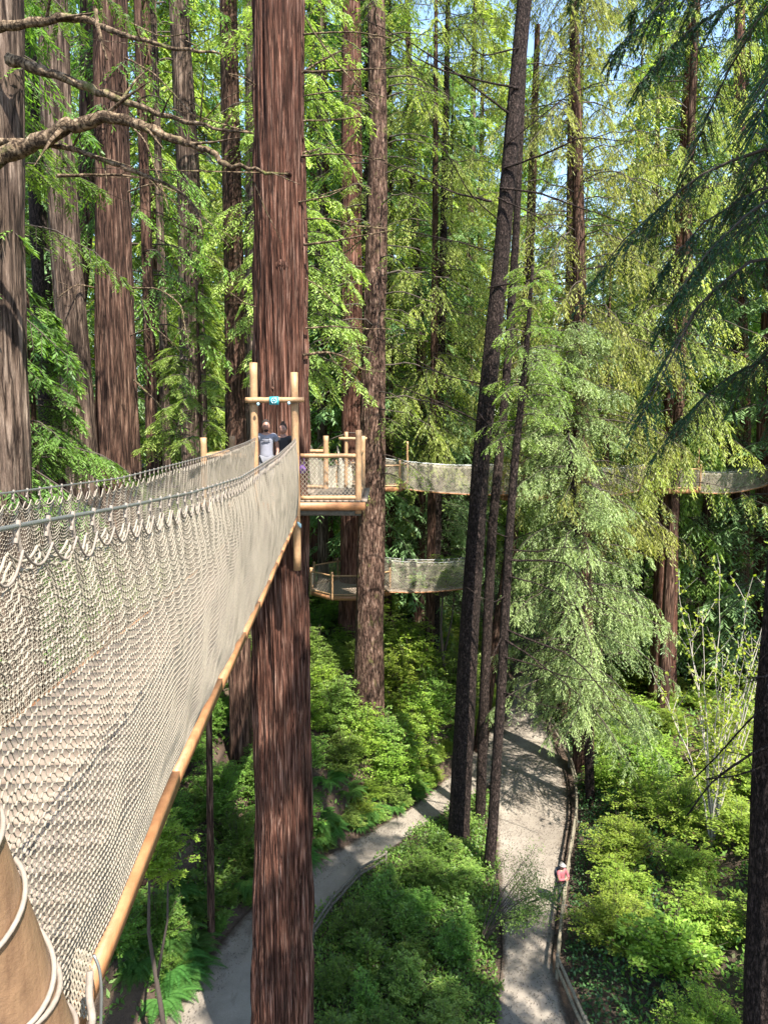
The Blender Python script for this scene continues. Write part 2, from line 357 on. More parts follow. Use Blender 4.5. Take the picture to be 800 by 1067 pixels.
# ------------------------------------------------------------------ foliage generators
def rs(seed): return np.random.RandomState(seed)
UP = np.array([0, 0, 1.0])
def add_branch(mb, g, base, az, L, rise, droop, nbl, nlf, lb, leafL, leafW, hang, r0, leafmi=0, woodmi=1, start=0.12, bend=0.0, flat=0.35, bwood=True, droopside=0.0):
    """one limb: curved wood, side branchlets in a flat spray, leaf blades on every branchlet"""
    k = 9; t = np.linspace(0, 1, k)
    def curve(t):
        a = az + bend * t; d = np.stack([np.cos(a), np.sin(a), 0 * t], -1)
        return base + d * (t * L)[:, None] + UP * ((rise * t - droop * t ** 2) * L)[:, None]
    P = curve(t); P[1:-1] += (g.rand(k - 2, 3) - 0.5) * L * 0.03
    rr = r0 * (1 - t) ** 0.8 + 0.004
    mb.tubes(P[:-1], P[1:], rr[:-1], rr[1:], woodmi, 5 if r0 > 0.03 else 3)
    if nbl <= 0: return P
    tb = np.sort(start + (1 - start) * g.rand(nbl) ** 0.85)
    Q = curve(tb); Q2 = curve(np.minimum(tb + 0.03, 1.03)); T = nrm(Q2 - Q); side = np.where(np.arange(nbl) % 2, 1, -1)[:, None]
    S = nrm(np.cross(T, UP)) * side
    ang = np.radians(48 + 20 * g.rand(nbl))[:, None]
    D = nrm(T * np.cos(ang) + S * np.sin(ang) - UP * (hang * (0.5 + g.rand(nbl)))[:, None] + (g.rand(nbl, 3) - 0.5) * 0.25)
    l = (lb * (0.35 + 0.9 * np.sin(np.clip((1.05 - tb) * 2.2, 0.1, 1.57))) * (0.6 + 0.6 * g.rand(nbl)))[:, None]
    s = (np.arange(nlf) + 0.5)[None, :] / nlf + (g.rand(nbl, nlf) - 0.5) / nlf
    pos = Q[:, None] + D[:, None] * (l[:, None] * s[..., None]) - UP * ((hang * 0.5 + 0.1) * l * s ** 2)[..., None]
    E = pos[:, -1]
    if bwood: mb.tubes(Q, E, 0.006 + 0.1 * r0, 0.003, woodmi, 3)
    sd = np.where(np.arange(nlf) % 2, 1., -1.)[None, :, None]
    LS = nrm(np.cross(D, UP))[:, None] * sd
    ld = nrm(D[:, None] * 0.75 + LS * (0.35 + 0.5 * g.rand(nbl, nlf, 1)) - UP * hang * 0.35 + (g.rand(nbl, nlf, 3) - 0.5) * flat * 1.2)
    N = nrm(np.broadcast_to(UP, ld.shape) + (g.rand(nbl, nlf, 3) - 0.5) * flat * 3)
    tone = np.clip(0.2 + 0.45 * g.rand() + 0.25 * s + 0.3 * (g.rand(nbl, nlf) - 0.5) + 0.2 * (g.rand(nbl, 1) - 0.5), 0.0, 1)
    ln = leafL * (0.6 + 0.8 * g.rand(nbl * nlf)); mb.leaves(pos.reshape(-1, 3), ld.reshape(-1, 3), N.reshape(-1, 3), ln, leafW * (0.7 + 0.6 * g.rand(nbl * nlf)), leafmi, tone.ravel())
    return P

def crown_mb(seed, z0, z1, nb, Lmax, rtr=0.3, droop=0.35, rise=0.15, nbl=14, nlf=9, lb=0.9, leafL=0.28, leafW=0.07, hang=0.35, top=0.25, low=0.8, r0=0.04, azr=None, clump=True, wood=True, flat=0.35, xy=None):
    g = rs(seed); mb = MB()
    for i in range(nb):
        f = (i + g.rand()) / nb; z = z0 + (z1 - z0) * f
        prof = (low + (1 - low) * min(1, f / 0.25)) * (1 - (1 - top) * max(0, (f - 0.25) / 0.75))
        L = Lmax * prof * (0.55 + 0.6 * g.rand())
        if clump and g.rand() < 0.12: L *= 1.25
        az = g.rand() * 2 * math.pi if azr is None else R(azr[0] + (azr[1] - azr[0]) * g.rand())
        c = np.array([0, 0, 0.0]) if xy is None else np.array([*xy(z), 0.0])
        add_branch(mb, g, c + np.array([math.cos(az) * rtr * 0.7, math.sin(az) * rtr * 0.7, z]), az, L, rise + 0.25 * (f - 0.3) + 0.15 * (g.rand() - 0.5), droop * (0.7 + 0.6 * g.rand()),
                   max(4, int(nbl * (0.4 + 0.6 * L / Lmax))), nlf, lb * (0.5 + 0.5 * L / Lmax), leafL, leafW, hang, r0 * (0.5 + 0.5 * L / Lmax), bend=(g.rand() - 0.5) * 0.5, flat=flat, bwood=wood)
    return mb

def trunk_mb(pts, sides=20, amp=0.0, vstep=None, ridge=9.0, seed=0):
    """pts: (x,y,z,r) bottom to top, smooth spline; ridged by stretched noise"""
    P = np.array(pts, float); z = P[:, 2]
    n = max(6, int((z[-1] - z[0]) / (vstep or 1.5)))
    zz = np.linspace(z[0], z[-1], n)
    X, Y, Rr = (np.interp(zz, z, P[:, i]) for i in (0, 1, 3))
    for _ in range(3):
        X[1:-1] = (X[:-2] + 2 * X[1:-1] + X[2:]) / 4; Y[1:-1] = (Y[:-2] + 2 * Y[1:-1] + Y[2:]) / 4; Rr[1:-1] = (Rr[:-2] + 2 * Rr[1:-1] + Rr[2:]) / 4
    an = np.arange(sides) * 2 * math.pi / sides
    A, Z = np.meshgrid(an, zz)
    rad = Rr[:, None] * np.ones_like(A)
    if amp > 0:
        tw = A + 0.03 * Z
        cx, sx = np.cos(tw), np.sin(tw)
        n1 = vnoise(cx * ridge * 0.5 + 50, sx * ridge * 0.5 + 50, Z * 0.22, seed); n2 = vnoise(cx * ridge * 1.3 + 90, sx * ridge * 1.3 + 20, Z * 0.5, seed + 1)
        n3 = vnoise(cx * ridge * 2.8 + 9, sx * ridge * 2.8 + 2, Z * 1.1, seed + 2)
        rad = rad * (1 + amp * ((n1 - 0.5) * 1.2 + (np.abs(n2 - 0.5) * 2.6 - 0.45) + (n3 - 0.5) * 0.7))
        rad = rad * (1 + 0.06 * (vnoise(cx * 1.3 + 7, sx * 1.3 + 7, Z * 0.35, seed + 5) - 0.5) * 2)
    V = np.stack([X[:, None] + rad * np.cos(A), Y[:, None] + rad * np.sin(A), Z], -1)
    ii = np.arange(n * sides).reshape(n, sides)
    q = np.stack([ii[:-1], np.roll(ii, -1, 1)[:-1], np.roll(ii, -1, 1)[1:], ii[1:]], -1).reshape(-1, 4)
    return MB().add(V, q)

# ------------------------------------------------------------------ big structure: the named trees
def px_trunk(spec, Y, base_z=None, top=26.0, flare=1.12):
    """spec: (u, v, width_px) samples along a trunk at horizontal distance Y -> world (x,y,z,r) bottom to top"""
    out = []
    for (u, v, wp) in sorted(spec, key=lambda s: -s[1]):
        p = at(u, v, Y); d = p.y * math.cos(PITCH) - p.z * math.sin(PITCH)
        out.append([p.x, p.y, p.z, wp * d / F / 2])
    z0 = H(out[0][0], Y) - 0.4 if base_z is None else base_z
    a, b_ = out[0], out[1]
    if z0 < a[2] - 0.3:
        k = (a[2] - z0) / max(b_[2] - a[2], 1); k = min(k, 1.5)
        out.insert(0, [a[0] - (b_[0] - a[0]) * k * 0.6, Y, z0, a[3] * flare])
    c, d = out[-2], out[-1]
    if top > d[2] + 1:
        s = (top - d[2]) / max(d[2] - c[2], 1)
        out.append([d[0] + (d[0] - c[0]) * min(s, 2) * 0.6, Y, top, d[3] * 0.55])
    return out
def interp_axis(pts):
    P = np.array(pts)
    return lambda z: (float(np.interp(z, P[:, 2], P[:, 0])), float(np.interp(z, P[:, 2], P[:, 1])))
def localise(pts):
    b = pts[0]; return Vector((b[0], b[1], b[2])), [(p[0] - b[0], p[1] - b[1], p[2] - b[2], p[3]) for p in pts]
def px_tree(name, label, spec, Y, mat, sides=20, amp=0.0, vstep=1.0, crown=None, leaf='redwoodleaf', top=26, base_z=None, group=None, seed=0, ridge=9.0, cat='tree', flare=1.12):
    pts = px_trunk(spec, Y, base_z, top, flare); loc, lp = localise(pts)
    t = thing(name, label, cat, loc, group)
    trunk_mb(lp, sides, amp, vstep, ridge, seed).obj('trunk', mat, t, smooth=True)
    if crown:
        ax = interp_axis(lp); c = dict(crown); z0, z1 = c.pop('z0') - loc.z, c.pop('z1') - loc.z
        crown_mb(seed + 11, z0, z1, xy=ax, rtr=lp[1][3], **c).obj('crown', [M[leaf], M['twig']], t)
    return t, pts
def px_branch(parent, pts, r0, Y0, Y1=None, mat='deadwood', r1=0.012, sides=7, twigs=0, seed=1, name='branch'):
    """dead limb following image points, its distance running from Y0 to Y1"""
    Y1 = Y0 if Y1 is None else Y1; n = len(pts); g = rs(seed)
    W = np.array([list(at(u, v, Y0 + (Y1 - Y0) * i / (n - 1))) for i, (u, v) in enumerate(pts)])
    Q = resample([Vector(p) for p in W], n * 5)
    Q[1:-1] += (g.rand(len(Q) - 2, 3) - 0.5) * r0 * 0.5
    rr = r0 + (r1 - r0) * np.linspace(0, 1, len(Q)) ** 0.9
    mb = MB(); mb.tube(Q, rr * (1 + 0.25 * (g.rand(len(Q)) - 0.5)), 0, sides)
    for k in range(twigs):
        i = g.randint(len(Q) // 4, len(Q) - 1); d = nrm((Q[i] - Q[i - 1])[None])[0]
        d2 = nrm((d * 0.7 + (g.rand(3) - 0.5) * 1.6)[None])[0]; L = 0.25 + g.rand() * 0.8 * min(1, r0 * 25)
        a = Q[i]; m1 = a + d2 * L * 0.5 + (g.rand(3) - 0.5) * 0.1; e = m1 + d2 * L * 0.5 + (g.rand(3) - 0.5) * 0.15 - UP * 0.05
        mb.tube([a, m1, e], [rr[i] * 0.5, rr[i] * 0.3, 0.004], 0, 4, cap=False)
    o = mb.obj(name, M[mat], smooth=True); parent_keep(o, parent)
    return o

# main redwood that carries the platform
MAIN, mpts = px_tree('redwood_tree', 'thick red-brown redwood trunk running full height through the platform with the two people',
    [(291.5, 0, 52), (291, 200, 52), (292, 420, 55), (293, 560, 55), (295, 800, 57), (295, 1067, 61)], 18.0, M['redbark'], sides=280, amp=0.125, vstep=0.07,
    top=24, base_z=-18.3, seed=3, ridge=9, flare=1.25)
MBR = [([(316, 36), (345, 34), (372, 33), (408, 40)], .030), ([(316, 75), (345, 74), (385, 72), (412, 71)], .035), ([(314, 76), (330, 66), (352, 54), (362, 50)], .035),
       ([(316, 100), (350, 95), (380, 95), (400, 101)], .022), ([(316, 126), (352, 125), (378, 122)], .028), ([(304, 166), (316, 159), (334, 155)], .050),
       ([(314, 163), (345, 160), (372, 162), (402, 167)], .035), ([(306, 212), (330, 207), (345, 204), (358, 196)], .030), ([(318, 228), (345, 228), (372, 236), (400, 238)], .025),
       ([(317, 255), (345, 252), (375, 246), (410, 240)], .040), ([(318, 342), (350, 340), (380, 343), (408, 343)], .030), ([(316, 370), (340, 366), (360, 372), (378, 386), (402, 388)], .045),
       ([(318, 18), (331, 40), (355, 70), (375, 92), (392, 110)], .022), ([(318, 290), (335, 300), (350, 318)], .016), ([(268, 320), (255, 316), (240, 305)], .02), ([(268, 90), (255, 80), (238, 77)], .02)]
for i, (p, r_) in enumerate(MBR): px_branch(MAIN, p, r_ * 0.8, 17.7, 17.0 + (i % 3) * 0.5, twigs=3, seed=20 + i)
mbk = MB()                                                     # burl scar under the old branch
for (u, v, s) in ((293, 277, .16), (300, 180, .07), (284, 405, .06)):
    p = at(u, v, 17.42); an = np.linspace(0, 2 * math.pi, 13)[:-1]
    mbk = MB(); mbk.tube([p + Vector((0, .12, 0)), p + Vector((0, .02, 0)), p + Vector((0, -.05, 0)), p + Vector((0, -.07, -.01))], [s * 1.2, s, s * .7, s * .2], 0, 12)
    parent_keep(mbk.obj('burl', M['redbark'], smooth=True), MAIN)

T_left, _ = px_tree('redwood_tree', 'grey-barked trunk cut off by the left edge, carrying three long bare limbs',
    [(-4, 0, 52), (0, 250, 50), (4, 500, 54)], 12.0, M['greybark'], sides=120, amp=0.06, vstep=0.12, seed=31, top=20, base_z=-16, ridge=7)
for i, (p, r_, y0, y1, tw) in enumerate([
    ([(-6, 30), (30, 25), (80, 17), (108, 28), (140, 40), (185, 51), (230, 56)], .075, 11.3, 10.0, 5),
    ([(10, 62), (50, 75), (100, 95), (150, 112), (190, 126), (230, 134), (264, 139)], .085, 11.5, 10.5, 5),
    ([(-14, 172), (30, 152), (65, 134), (105, 122), (140, 126), (175, 143), (215, 158), (250, 176), (300, 181)], .13, 10.5, 9.5, 6),
    ([(-8, 148), (40, 147), (85, 158), (120, 170), (142, 180), (185, 196), (206, 218), (212, 245)], .05, 10.6, 10.0, 6),
    ([(100, 10), (102, 30), (112, 62)], .03, 10.3, 10.2, 2), ([(60, 183), (120, 182), (160, 186)], .025, 11, 10.6, 3)]):
    px_branch(T_left, p, r_, y0, y1, seed=50 + i, twigs=tw)

px_tree('redwood_tree', 'pale grey leaning trunk, second thick one from the left edge', [(55, 0, 29), (60, 150, 30), (76, 350, 31), (88, 500, 33)], 24.0, M['greybark'], sides=100, amp=0.07, vstep=0.15, seed=41, top=26, ridge=7)
T_c, _ = px_tree('redwood_tree', 'shaggy brown redwood trunk between the pale leaning trunk and the platform tree', [(115, 0, 34), (117, 200, 35), (120, 350, 38), (124, 500, 44)], 24.5, M['brownbark'], sides=120, amp=0.09, vstep=0.15, seed=42, top=26, ridge=7)
for i, (p, r_) in enumerate([([(134, 128), (152, 146), (166, 186), (176, 218)], .03), ([(140, 396), (165, 420), (190, 450), (212, 482)], .035), ([(136, 300), (165, 300), (190, 318), (194, 350)], .03), ([(130, 60), (160, 75), (200, 118), (222, 140)], .03),
      ([(134, 200), (160, 190), (195, 205), (210, 230)], .03), ([(136, 350), (160, 340), (178, 355)], .02), ([(128, 20), (170, 40), (220, 30)], .025), ([(100, 300), (80, 296), (60, 310)], .03)]):
    px_branch(T_c, p, r_, 24.3, 23.0 - (i % 3) * .4, twigs=9, seed=140 + i)
px_tree('conifer_tree', 'slim dark trunk squeezed beside the pale leaning trunk', [(32, 0, 10), (36, 200, 12), (50, 480, 14)], 28.0, M['sprucebark'], sides=24, amp=0.03, seed=43)
px_tree('redwood_tree', 'brown trunk partly hidden just right of the pale leaning trunk', [(92, 0, 16), (92, 200, 18), (60, 500, 24)], 29.0, M['brownbark'], sides=40, amp=0.05, seed=44)
px_tree('redwood_tree', 'ashen grey trunk hung with dead twigs, midway between shaggy trunk and platform tree', [(186, 0, 20), (197, 200, 24), (203, 480, 27)], 33.0, M['greybark'], sides=48, amp=0.06, vstep=0.3, seed=45,
        crown=dict(z0=-6, z1=22, nb=60, Lmax=2.2, nbl=5, nlf=3, droop=0.9, lb=0.5))
px_tree('conifer_tree', 'thin straight grey pole trunk left of the ashen trunk', [(160, 0, 6), (166, 200, 8), (174, 480, 9)], 30.0, M['greybark'], sides=16, seed=46)
px_tree('redwood_tree', 'dark brown trunk close behind the left side of the platform tree', [(238, 0, 18), (243, 250, 20), (246, 480, 22)], 31.0, M['brownbark'], sides=40, amp=0.05, seed=47)
px_tree('redwood_tree', 'shadowed trunk showing in the gap beside the platform tree gate', [(262, 100, 12), (262, 300, 14), (262, 480, 15)], 38.0, M['greybark'], sides=24, amp=0.05, seed=48)
T2, t2p = px_tree('redwood_tree', 'straight mossy brown trunk rising from the bank just right of the platform', [(392, 0, 18), (394, 150, 20), (391, 300, 23), (388, 480, 27), (386, 600, 28), (384, 690, 31)], 36.0, M['warmbark'], sides=90, amp=0.045, vstep=0.2, seed=49, top=30, ridge=8,
      crown=dict(z0=-3, z1=28, nb=75, Lmax=3.6, nbl=14, nlf=10, lb=.9, leafL=.2, leafW=.05, droop=.45, hang=.5, low=.8, top=.9, r0=.04), leaf='brightleaf')
px_tree('redwood_tree', 'dark furrowed redwood between the platform tree and the mossy brown trunk', [(366, 40, 20), (366, 200, 21), (367, 420, 22), (366, 600, 24)], 42.0, M['redbark'], sides=60, amp=0.07, vstep=0.3, seed=51, top=30)
px_tree('conifer_tree', 'narrow grey trunk seen against leaves right behind the platform railing', [(334, 100, 8), (335, 300, 9), (336, 480, 11)], 46.0, M['greybark'], sides=16, seed=52)
px_tree('conifer_tree', 'dark slim trunk passing behind the upper net bridge', [(428, 150, 8), (440, 400, 11), (437, 560, 12)], 47.0, M['brownbark'], sides=16, seed=53)
px_tree('conifer_tree', 'short-looking dark trunk below the middle of the upper net bridge', [(462, 250, 8), (457, 450, 11), (453, 580, 12)], 44.0, M['sprucebark'], sides=16, seed=54)
# the leaning dark spruce and its two slim neighbours
SPR, sp = px_tree('spruce_tree', 'tall dark scaly trunk leaning right, standing in the shrubs between the two paths', [(546, 0, 15), (534, 130, 16), (519, 300, 17), (501, 480, 18.5), (489, 650, 19.5), (481, 800, 21), (478, 862, 22)], 31.0, M['sprucebark'], sides=110, amp=0.03, vstep=0.12, seed=55, top=30, ridge=16)
SP2, sp2 = px_tree('spruce_tree', 'brown trunk tucked just behind the leaning dark trunk', [(537, 250, 8), (527, 400, 9), (512, 560, 10), (505, 700, 10), (500, 850, 11)], 32.5, M['sprucebark'], sides=40, amp=0.03, vstep=0.3, seed=56, top=16)
SP3, sp3 = px_tree('spruce_tree', 'thin black pole-like tree with bare limbs reaching right over the path', [(547, 380, 6), (537, 470, 8), (530, 560, 9), (523, 700, 10), (514, 850, 11), (509, 910, 12)], 28.5, M['sprucebark'], sides=30, amp=0.03, vstep=0.3, seed=57, top=6,
      crown=dict(z0=-.5, z1=6, nb=40, Lmax=1.9, nbl=18, nlf=14, lb=.6, leafL=.11, leafW=.03, droop=.4, hang=.5, low=.8, top=.4, r0=.02), leaf='brightleaf')
for i, (p, r_) in enumerate([([(531, 573), (560, 575), (585, 570), (612, 572)], .03), ([(529, 584), (560, 584), (590, 586), (610, 610), (625, 632)], .05), ([(527, 600), (560, 608), (585, 620), (600, 640)], .035),
      ([(525, 655), (560, 670), (590, 680), (612, 700), (636, 730), (655, 760)], .05), ([(524, 665), (550, 682), (580, 705), (605, 726)], .045), ([(523, 684), (555, 692), (590, 706), (640, 712)], .035),
      ([(521, 720), (545, 728), (570, 736), (590, 740)], .03), ([(528, 620), (515, 628), (500, 622), (486, 612)], .03), ([(524, 660), (510, 690), (505, 722)], .025), ([(530, 560), (515, 555), (500, 530)], .02)]):
    px_branch(SP3, p, r_, 28.4, 27.2 - (i % 3) * 0.3, 'sprucebark', twigs=8, seed=80 + i)
for i, (p, r_) in enumerate([([(540, 92), (500, 84), (450, 70), (400, 40)], .05), ([(530, 118), (480, 80), (430, 45), (380, 20)], .05), ([(528, 150), (600, 92), (640, 88)], .03), ([(525, 175), (570, 160), (604, 142), (660, 148)], .05),
      ([(520, 196), (560, 200), (600, 215), (660, 235)], .05), ([(518, 206), (560, 225), (590, 250)], .04), ([(512, 210), (470, 200), (430, 180), (400, 170)], .05), ([(512, 262), (470, 250), (420, 240)], .03),
      ([(508, 300), (560, 290), (600, 282), (645, 275)], .04), ([(500, 400), (460, 390), (420, 368), (390, 350)], .035), ([(500, 440), (460, 420), (410, 400)], .04), ([(498, 430), (530, 470), (560, 480)], .04),
      ([(540, 50), (500, 60), (470, 20), (455, 0)], .035), ([(520, 230), (490, 205), (450, 130), (428, 60)], .03)]):
    px_branch(SPR, p, r_, 31 - 0.3, 29.5 - (i % 4) * 0.3, 'sprucebark', twigs=8, seed=100 + i)
# right hand side trunks
TR, _ = px_tree('redwood_tree', 'reddish trunk base rising from bright shrubs right of the path, its top lost in foliage', [(702, 420, 20), (694, 560, 23), (690, 720, 27)], 42.0, M['redbark'], sides=60, amp=0.06, vstep=0.3, seed=58, top=24,
      crown=dict(z0=.3, z1=22, nb=90, Lmax=4.0, nbl=16, nlf=10, lb=1.0, leafL=0.22, leafW=0.06, droop=0.45, hang=0.5, low=0.9), leaf='spruce')
px_tree('redwood_tree', 'nearly black trunk behind the right end of the far net bridge', [(768, 300, 15), (772, 440, 19), (768, 600, 22)], 46.0, M['redbark'], sides=30, amp=0.05, seed=59)
px_tree('redwood_tree', 'dark red trunk at the right edge beside the far net bridge', [(797, 420, 16), (796, 540, 18), (792, 680, 20)], 43.0, M['redbark'], sides=30, amp=0.05, seed=60)
px_tree('conifer_tree', 'dull grey trunk high in the pale drooping foliage', [(596, 120, 10), (596, 250, 13), (594, 400, 15)], 44.0, M['brownbark'], sides=20, seed=61)
px_tree('conifer_tree', 'grey trunk glimpsed above the right-hand reddish trunk', [(716, 260, 11), (712, 380, 13), (705, 500, 14)], 50.0, M['brownbark'], sides=20, seed=62)
# near cedar just outside the right edge: its trunk enters low at the right and its limbs hang in from above
CED, cedp = px_tree('cedar_tree', 'black trunk at the lower right edge whose dark limbs hang in at the upper right', [(822, 600, 46), (812, 760, 48), (806, 900, 50), (803, 1067, 52)], 14.0, M['sprucebark'], sides=80, amp=0.05, vstep=0.15, seed=63, top=22, base_z=-17.5,
      crown=dict(z0=1.3, z1=20, nb=74, Lmax=4.0, nbl=60, nlf=36, lb=0.8, leafL=0.09, leafW=0.026, droop=0.65, rise=0.15, hang=0.6, r0=0.035, low=0.7, top=0.6), leaf='darkleaf')
for i, (p, r_) in enumerate([([(830, 640), (800, 706), (778, 706)], .05), ([(812, 770), (775, 790), (740, 815), (715, 850)], .03), ([(815, 790), (770, 808), (735, 812)], .02), ([(815, 720), (780, 750), (745, 790), (722, 812)], .02)]):
    px_branch(CED, p, r_, 13.6, 12.8, 'sprucebark', twigs=5, seed=120 + i)
# the weeping hemlock and the silvery spruce in the middle right
px_tree('hemlock_tree', 'tall weeping conifer of pale yellow-green foliage high in the middle right', [(598, 0, 8), (602, 200, 12), (606, 500, 18), (608, 700, 20)], 37.0, M['brownbark'], sides=24, top=30, seed=64,
      crown=dict(z0=-5, z1=30, nb=200, Lmax=5.0, nbl=26, nlf=15, lb=1.15, leafL=0.2, leafW=0.044, droop=0.55, rise=0.2, hang=1.1, r0=0.035, low=0.75, top=0.75, flat=0.5), leaf='hemlock')
px_tree('spruce_tree', 'dense silvery-green spruce with layered sprays beside the sunlit end of the path', [(588, 390, 3), (600, 560, 7), (612, 740, 9)], 33.5, M['sprucebark'], sides=24, top=3.0, seed=65,
      crown=dict(z0=-13.5, z1=4.5, nb=170, Lmax=3.7, nbl=30, nlf=20, lb=0.85, leafL=0.15, leafW=0.04, droop=0.4, rise=0.1, hang=0.8, r0=0.03, low=.9, top=0.5, flat=.6), leaf='silverspruce')

# ------------------------------------------------------------------ mid-distance foliage trees that frame the view (foliage hides their trunks)
def free_tree(name, label, x, y, z1, crown, leaf, r=0.3, seed=0, mat='brownbark', group=None):
    z0 = H(x, y) - 0.3; t = thing(name, label, 'tree', (x, y, z0), group)
    trunk_mb([(0, 0, 0, r * 1.1), (0.2, 0, (z1 - z0) * 0.5, r * 0.8), (0.1, 0.1, z1 - z0, 0.04)], 16, 0.04, 0.8, seed=seed).obj('trunk', M[mat], t, smooth=True)
    c = dict(crown); a, b_ = c.pop('z0') - z0, c.pop('z1') - z0
    crown_mb(seed, a, b_, **c).obj('crown', [M[leaf], M['twig']], t); return t
fine = dict(nbl=32, nlf=20, leafL=0.13, leafW=0.034, lb=0.75, hang=0.4)
free_tree('redwood_tree', 'young redwood whose green sprays hang before the leftmost grey trunk', -8.6, 13.0, 14, dict(z0=-4.5, z1=14, nb=125, Lmax=3.4, low=0.9, top=0.9, droop=0.6, r0=0.025, **fine), 'redwoodleaf', 0.16, 201)
free_tree('redwood_tree', 'young redwood with feathery sprays between the left cables and shaggy trunk', -7.8, 16.4, 3.2, dict(z0=-4.5, z1=3, nb=60, Lmax=1.9, low=0.9, top=0.3, droop=0.55, r0=0.022, **fine), 'redwoodleaf', 0.12, 202)
free_tree('redwood_tree', 'slender redwood draping green sprays across the pale leaning trunk', -8.9, 17.5, 12, dict(z0=-5, z1=12, nb=80, Lmax=2.8, low=0.9, top=0.9, droop=0.6, r0=0.025, **fine), 'redwoodleaf', 0.14, 213)
free_tree('fir_tree', 'young fir with sunlit lime sprays left of the gate posts', -6.0, 24.0, 4.6, dict(z0=-7, z1=4.5, nb=60, Lmax=2.4, low=0.9, top=0.2, droop=0.35, r0=0.022, **fine), 'brightleaf', 0.12, 203)
free_tree('redwood_tree', 'leafy redwood filling the gap above the ashen trunk', -8.5, 27.0, 26, dict(z0=2, z1=26, nb=90, Lmax=3.4, low=0.6, top=0.7, droop=0.6, r0=0.03, nbl=20, nlf=12, leafL=0.17, leafW=0.045, lb=0.9, hang=0.6), 'redwoodleaf', 0.25, 204)
free_tree('redwood_tree', 'leafy redwood behind the left side of the big platform trunk', -3.6, 30.0, 28, dict(z0=2, z1=28, nb=150, Lmax=3.0, low=0.8, top=0.8, droop=0.55, r0=0.03, nbl=24, nlf=14, leafL=0.18, leafW=0.05, lb=0.9, hang=0.5), 'farleaf', 0.25, 205)
free_tree('hemlock_tree', 'yellow-green hemlock filling the space between mossy trunk and leaning trunk', 2.6, 42.0, 30, dict(z0=-2, z1=30, nb=130, Lmax=4.2, low=0.6, top=0.8, droop=0.5, r0=0.03, nbl=26, nlf=14, leafL=0.22, leafW=0.055, lb=1.1, hang=0.9), 'hemlock', 0.25, 206)
free_tree('hemlock_tree', 'drooping green hemlock at the top between platform trunk and mossy trunk', 0.2, 46.0, 30, dict(z0=-6, z1=30, nb=110, Lmax=3.8, low=0.7, top=0.8, droop=0.5, r0=0.03, nbl=24, nlf=14, leafL=0.2, leafW=0.05, lb=1.1, hang=0.7), 'farleaf', 0.25, 207)
free_tree('hemlock_tree', 'bright yellow-green hemlock in the upper right behind the dark cedar limbs', 15.5, 40.0, 32, dict(z0=-3, z1=32, nb=150, Lmax=4.8, low=0.8, top=0.9, droop=0.5, r0=0.03, nbl=26, nlf=15, leafL=0.22, leafW=0.055, lb=1.1, hang=0.9), 'hemlock', 0.3, 208)
free_tree('spruce_tree', 'blue-green spruce in front of the far net bridge on the right', 19.0, 44.0, 10, dict(z0=-13, z1=10, nb=120, Lmax=4.2, low=1.0, top=0.2, droop=0.45, r0=0.03, nbl=20, nlf=12, leafL=0.2, leafW=0.055, lb=1.0, hang=0.45), 'spruce', 0.3, 209)
free_tree('spruce_tree', 'dense green spruce filling the gap under the upper net bridge', 3.2, 47.0, 1.5, dict(z0=-12, z1=1.5, nb=100, Lmax=3.6, low=1.0, top=0.3, droop=0.45, r0=0.03, nbl=18, nlf=12, leafL=0.2, leafW=0.055, lb=0.9, hang=0.4), 'spruce', 0.25, 210)
free_tree('spruce_tree', 'green spruce close behind the silvery spruce and the right path', 12.0, 41.0, 9, dict(z0=-13, z1=9, nb=120, Lmax=3.8, low=1.0, top=0.3, droop=0.45, r0=0.03, nbl=20, nlf=12, leafL=0.19, leafW=0.05, lb=1.0, hang=0.45), 'spruce', 0.25, 211)

# ------------------------------------------------------------------ the forest behind: a few conifers, copied with their parts
protos = []
KL = ['tall grey-brown trunked conifer with mid-green sprays deep in the forest', 'red-trunked conifer with darker green drooping sprays deep in the forest', 'broad grey-trunked conifer with mid-green sprays deep in the forest',
      'dark-trunked conifer with bluish green layered sprays deep in the forest', 'grey-trunked conifer with bright yellow-green hanging sprays deep in the forest']
for k, (leaf, hz, Lm, z0, dr, hg) in enumerate([('farleaf', 52, 4.8, 4, .5, .5), ('redwoodleaf', 56, 4.5, 6, .6, .5), ('farleaf', 46, 5.2, 2, .4, .4), ('spruce', 42, 5.0, 2, .4, .45), ('brightleaf', 42, 4.6, 3, .5, .7)]):
    t = thing('conifer_tree', KL[k], 'tree', (0, 0, 0), 'conifers deep in the forest')
    trunk_mb([(0, 0, -1, .50), (0.3, 0, hz * .4, .32), (0.1, 0.2, hz, 0.05)], 14, 0.05, 1.2, seed=k).obj('trunk', M[['brownbark', 'redbark', 'greybark', 'sprucebark', 'greybark'][k]], t, smooth=True)
    crown_mb(300 + k, z0, hz, 190, Lm, nbl=19, nlf=11, lb=1.25, leafL=0.36, leafW=0.10, droop=dr, hang=hg, low=.7, top=.3, r0=.05, wood=False).obj('crown', [M[leaf], M['twig']], t)
    protos.append(t)
g = rs(77); spots = []; tries = 0
while len(spots) < 84 and tries < 6000:
    tries += 1
    d = 44 + 75 * g.rand() ** 0.9; a = R(-33 + 66 * g.rand()); x, y = d * math.sin(a), d * math.cos(a)
    if abs(seg_dist(np.array([x]), np.array([y]), LB)[0]) < 3 and y < 70: continue
    mn = 3.4 + 0.03 * d
    if all((x - p[0]) ** 2 + (y - p[1]) ** 2 > mn * mn for p in spots): spots.append((x, y))
spots += [(-24, 30), (-20, 40), (27, 33), (30, 42), (-16, 36), (-28, 20), (-13, 44), (24, 52)]
FAR = ['conifer far back in the shaded wood behind the others']
used = set()
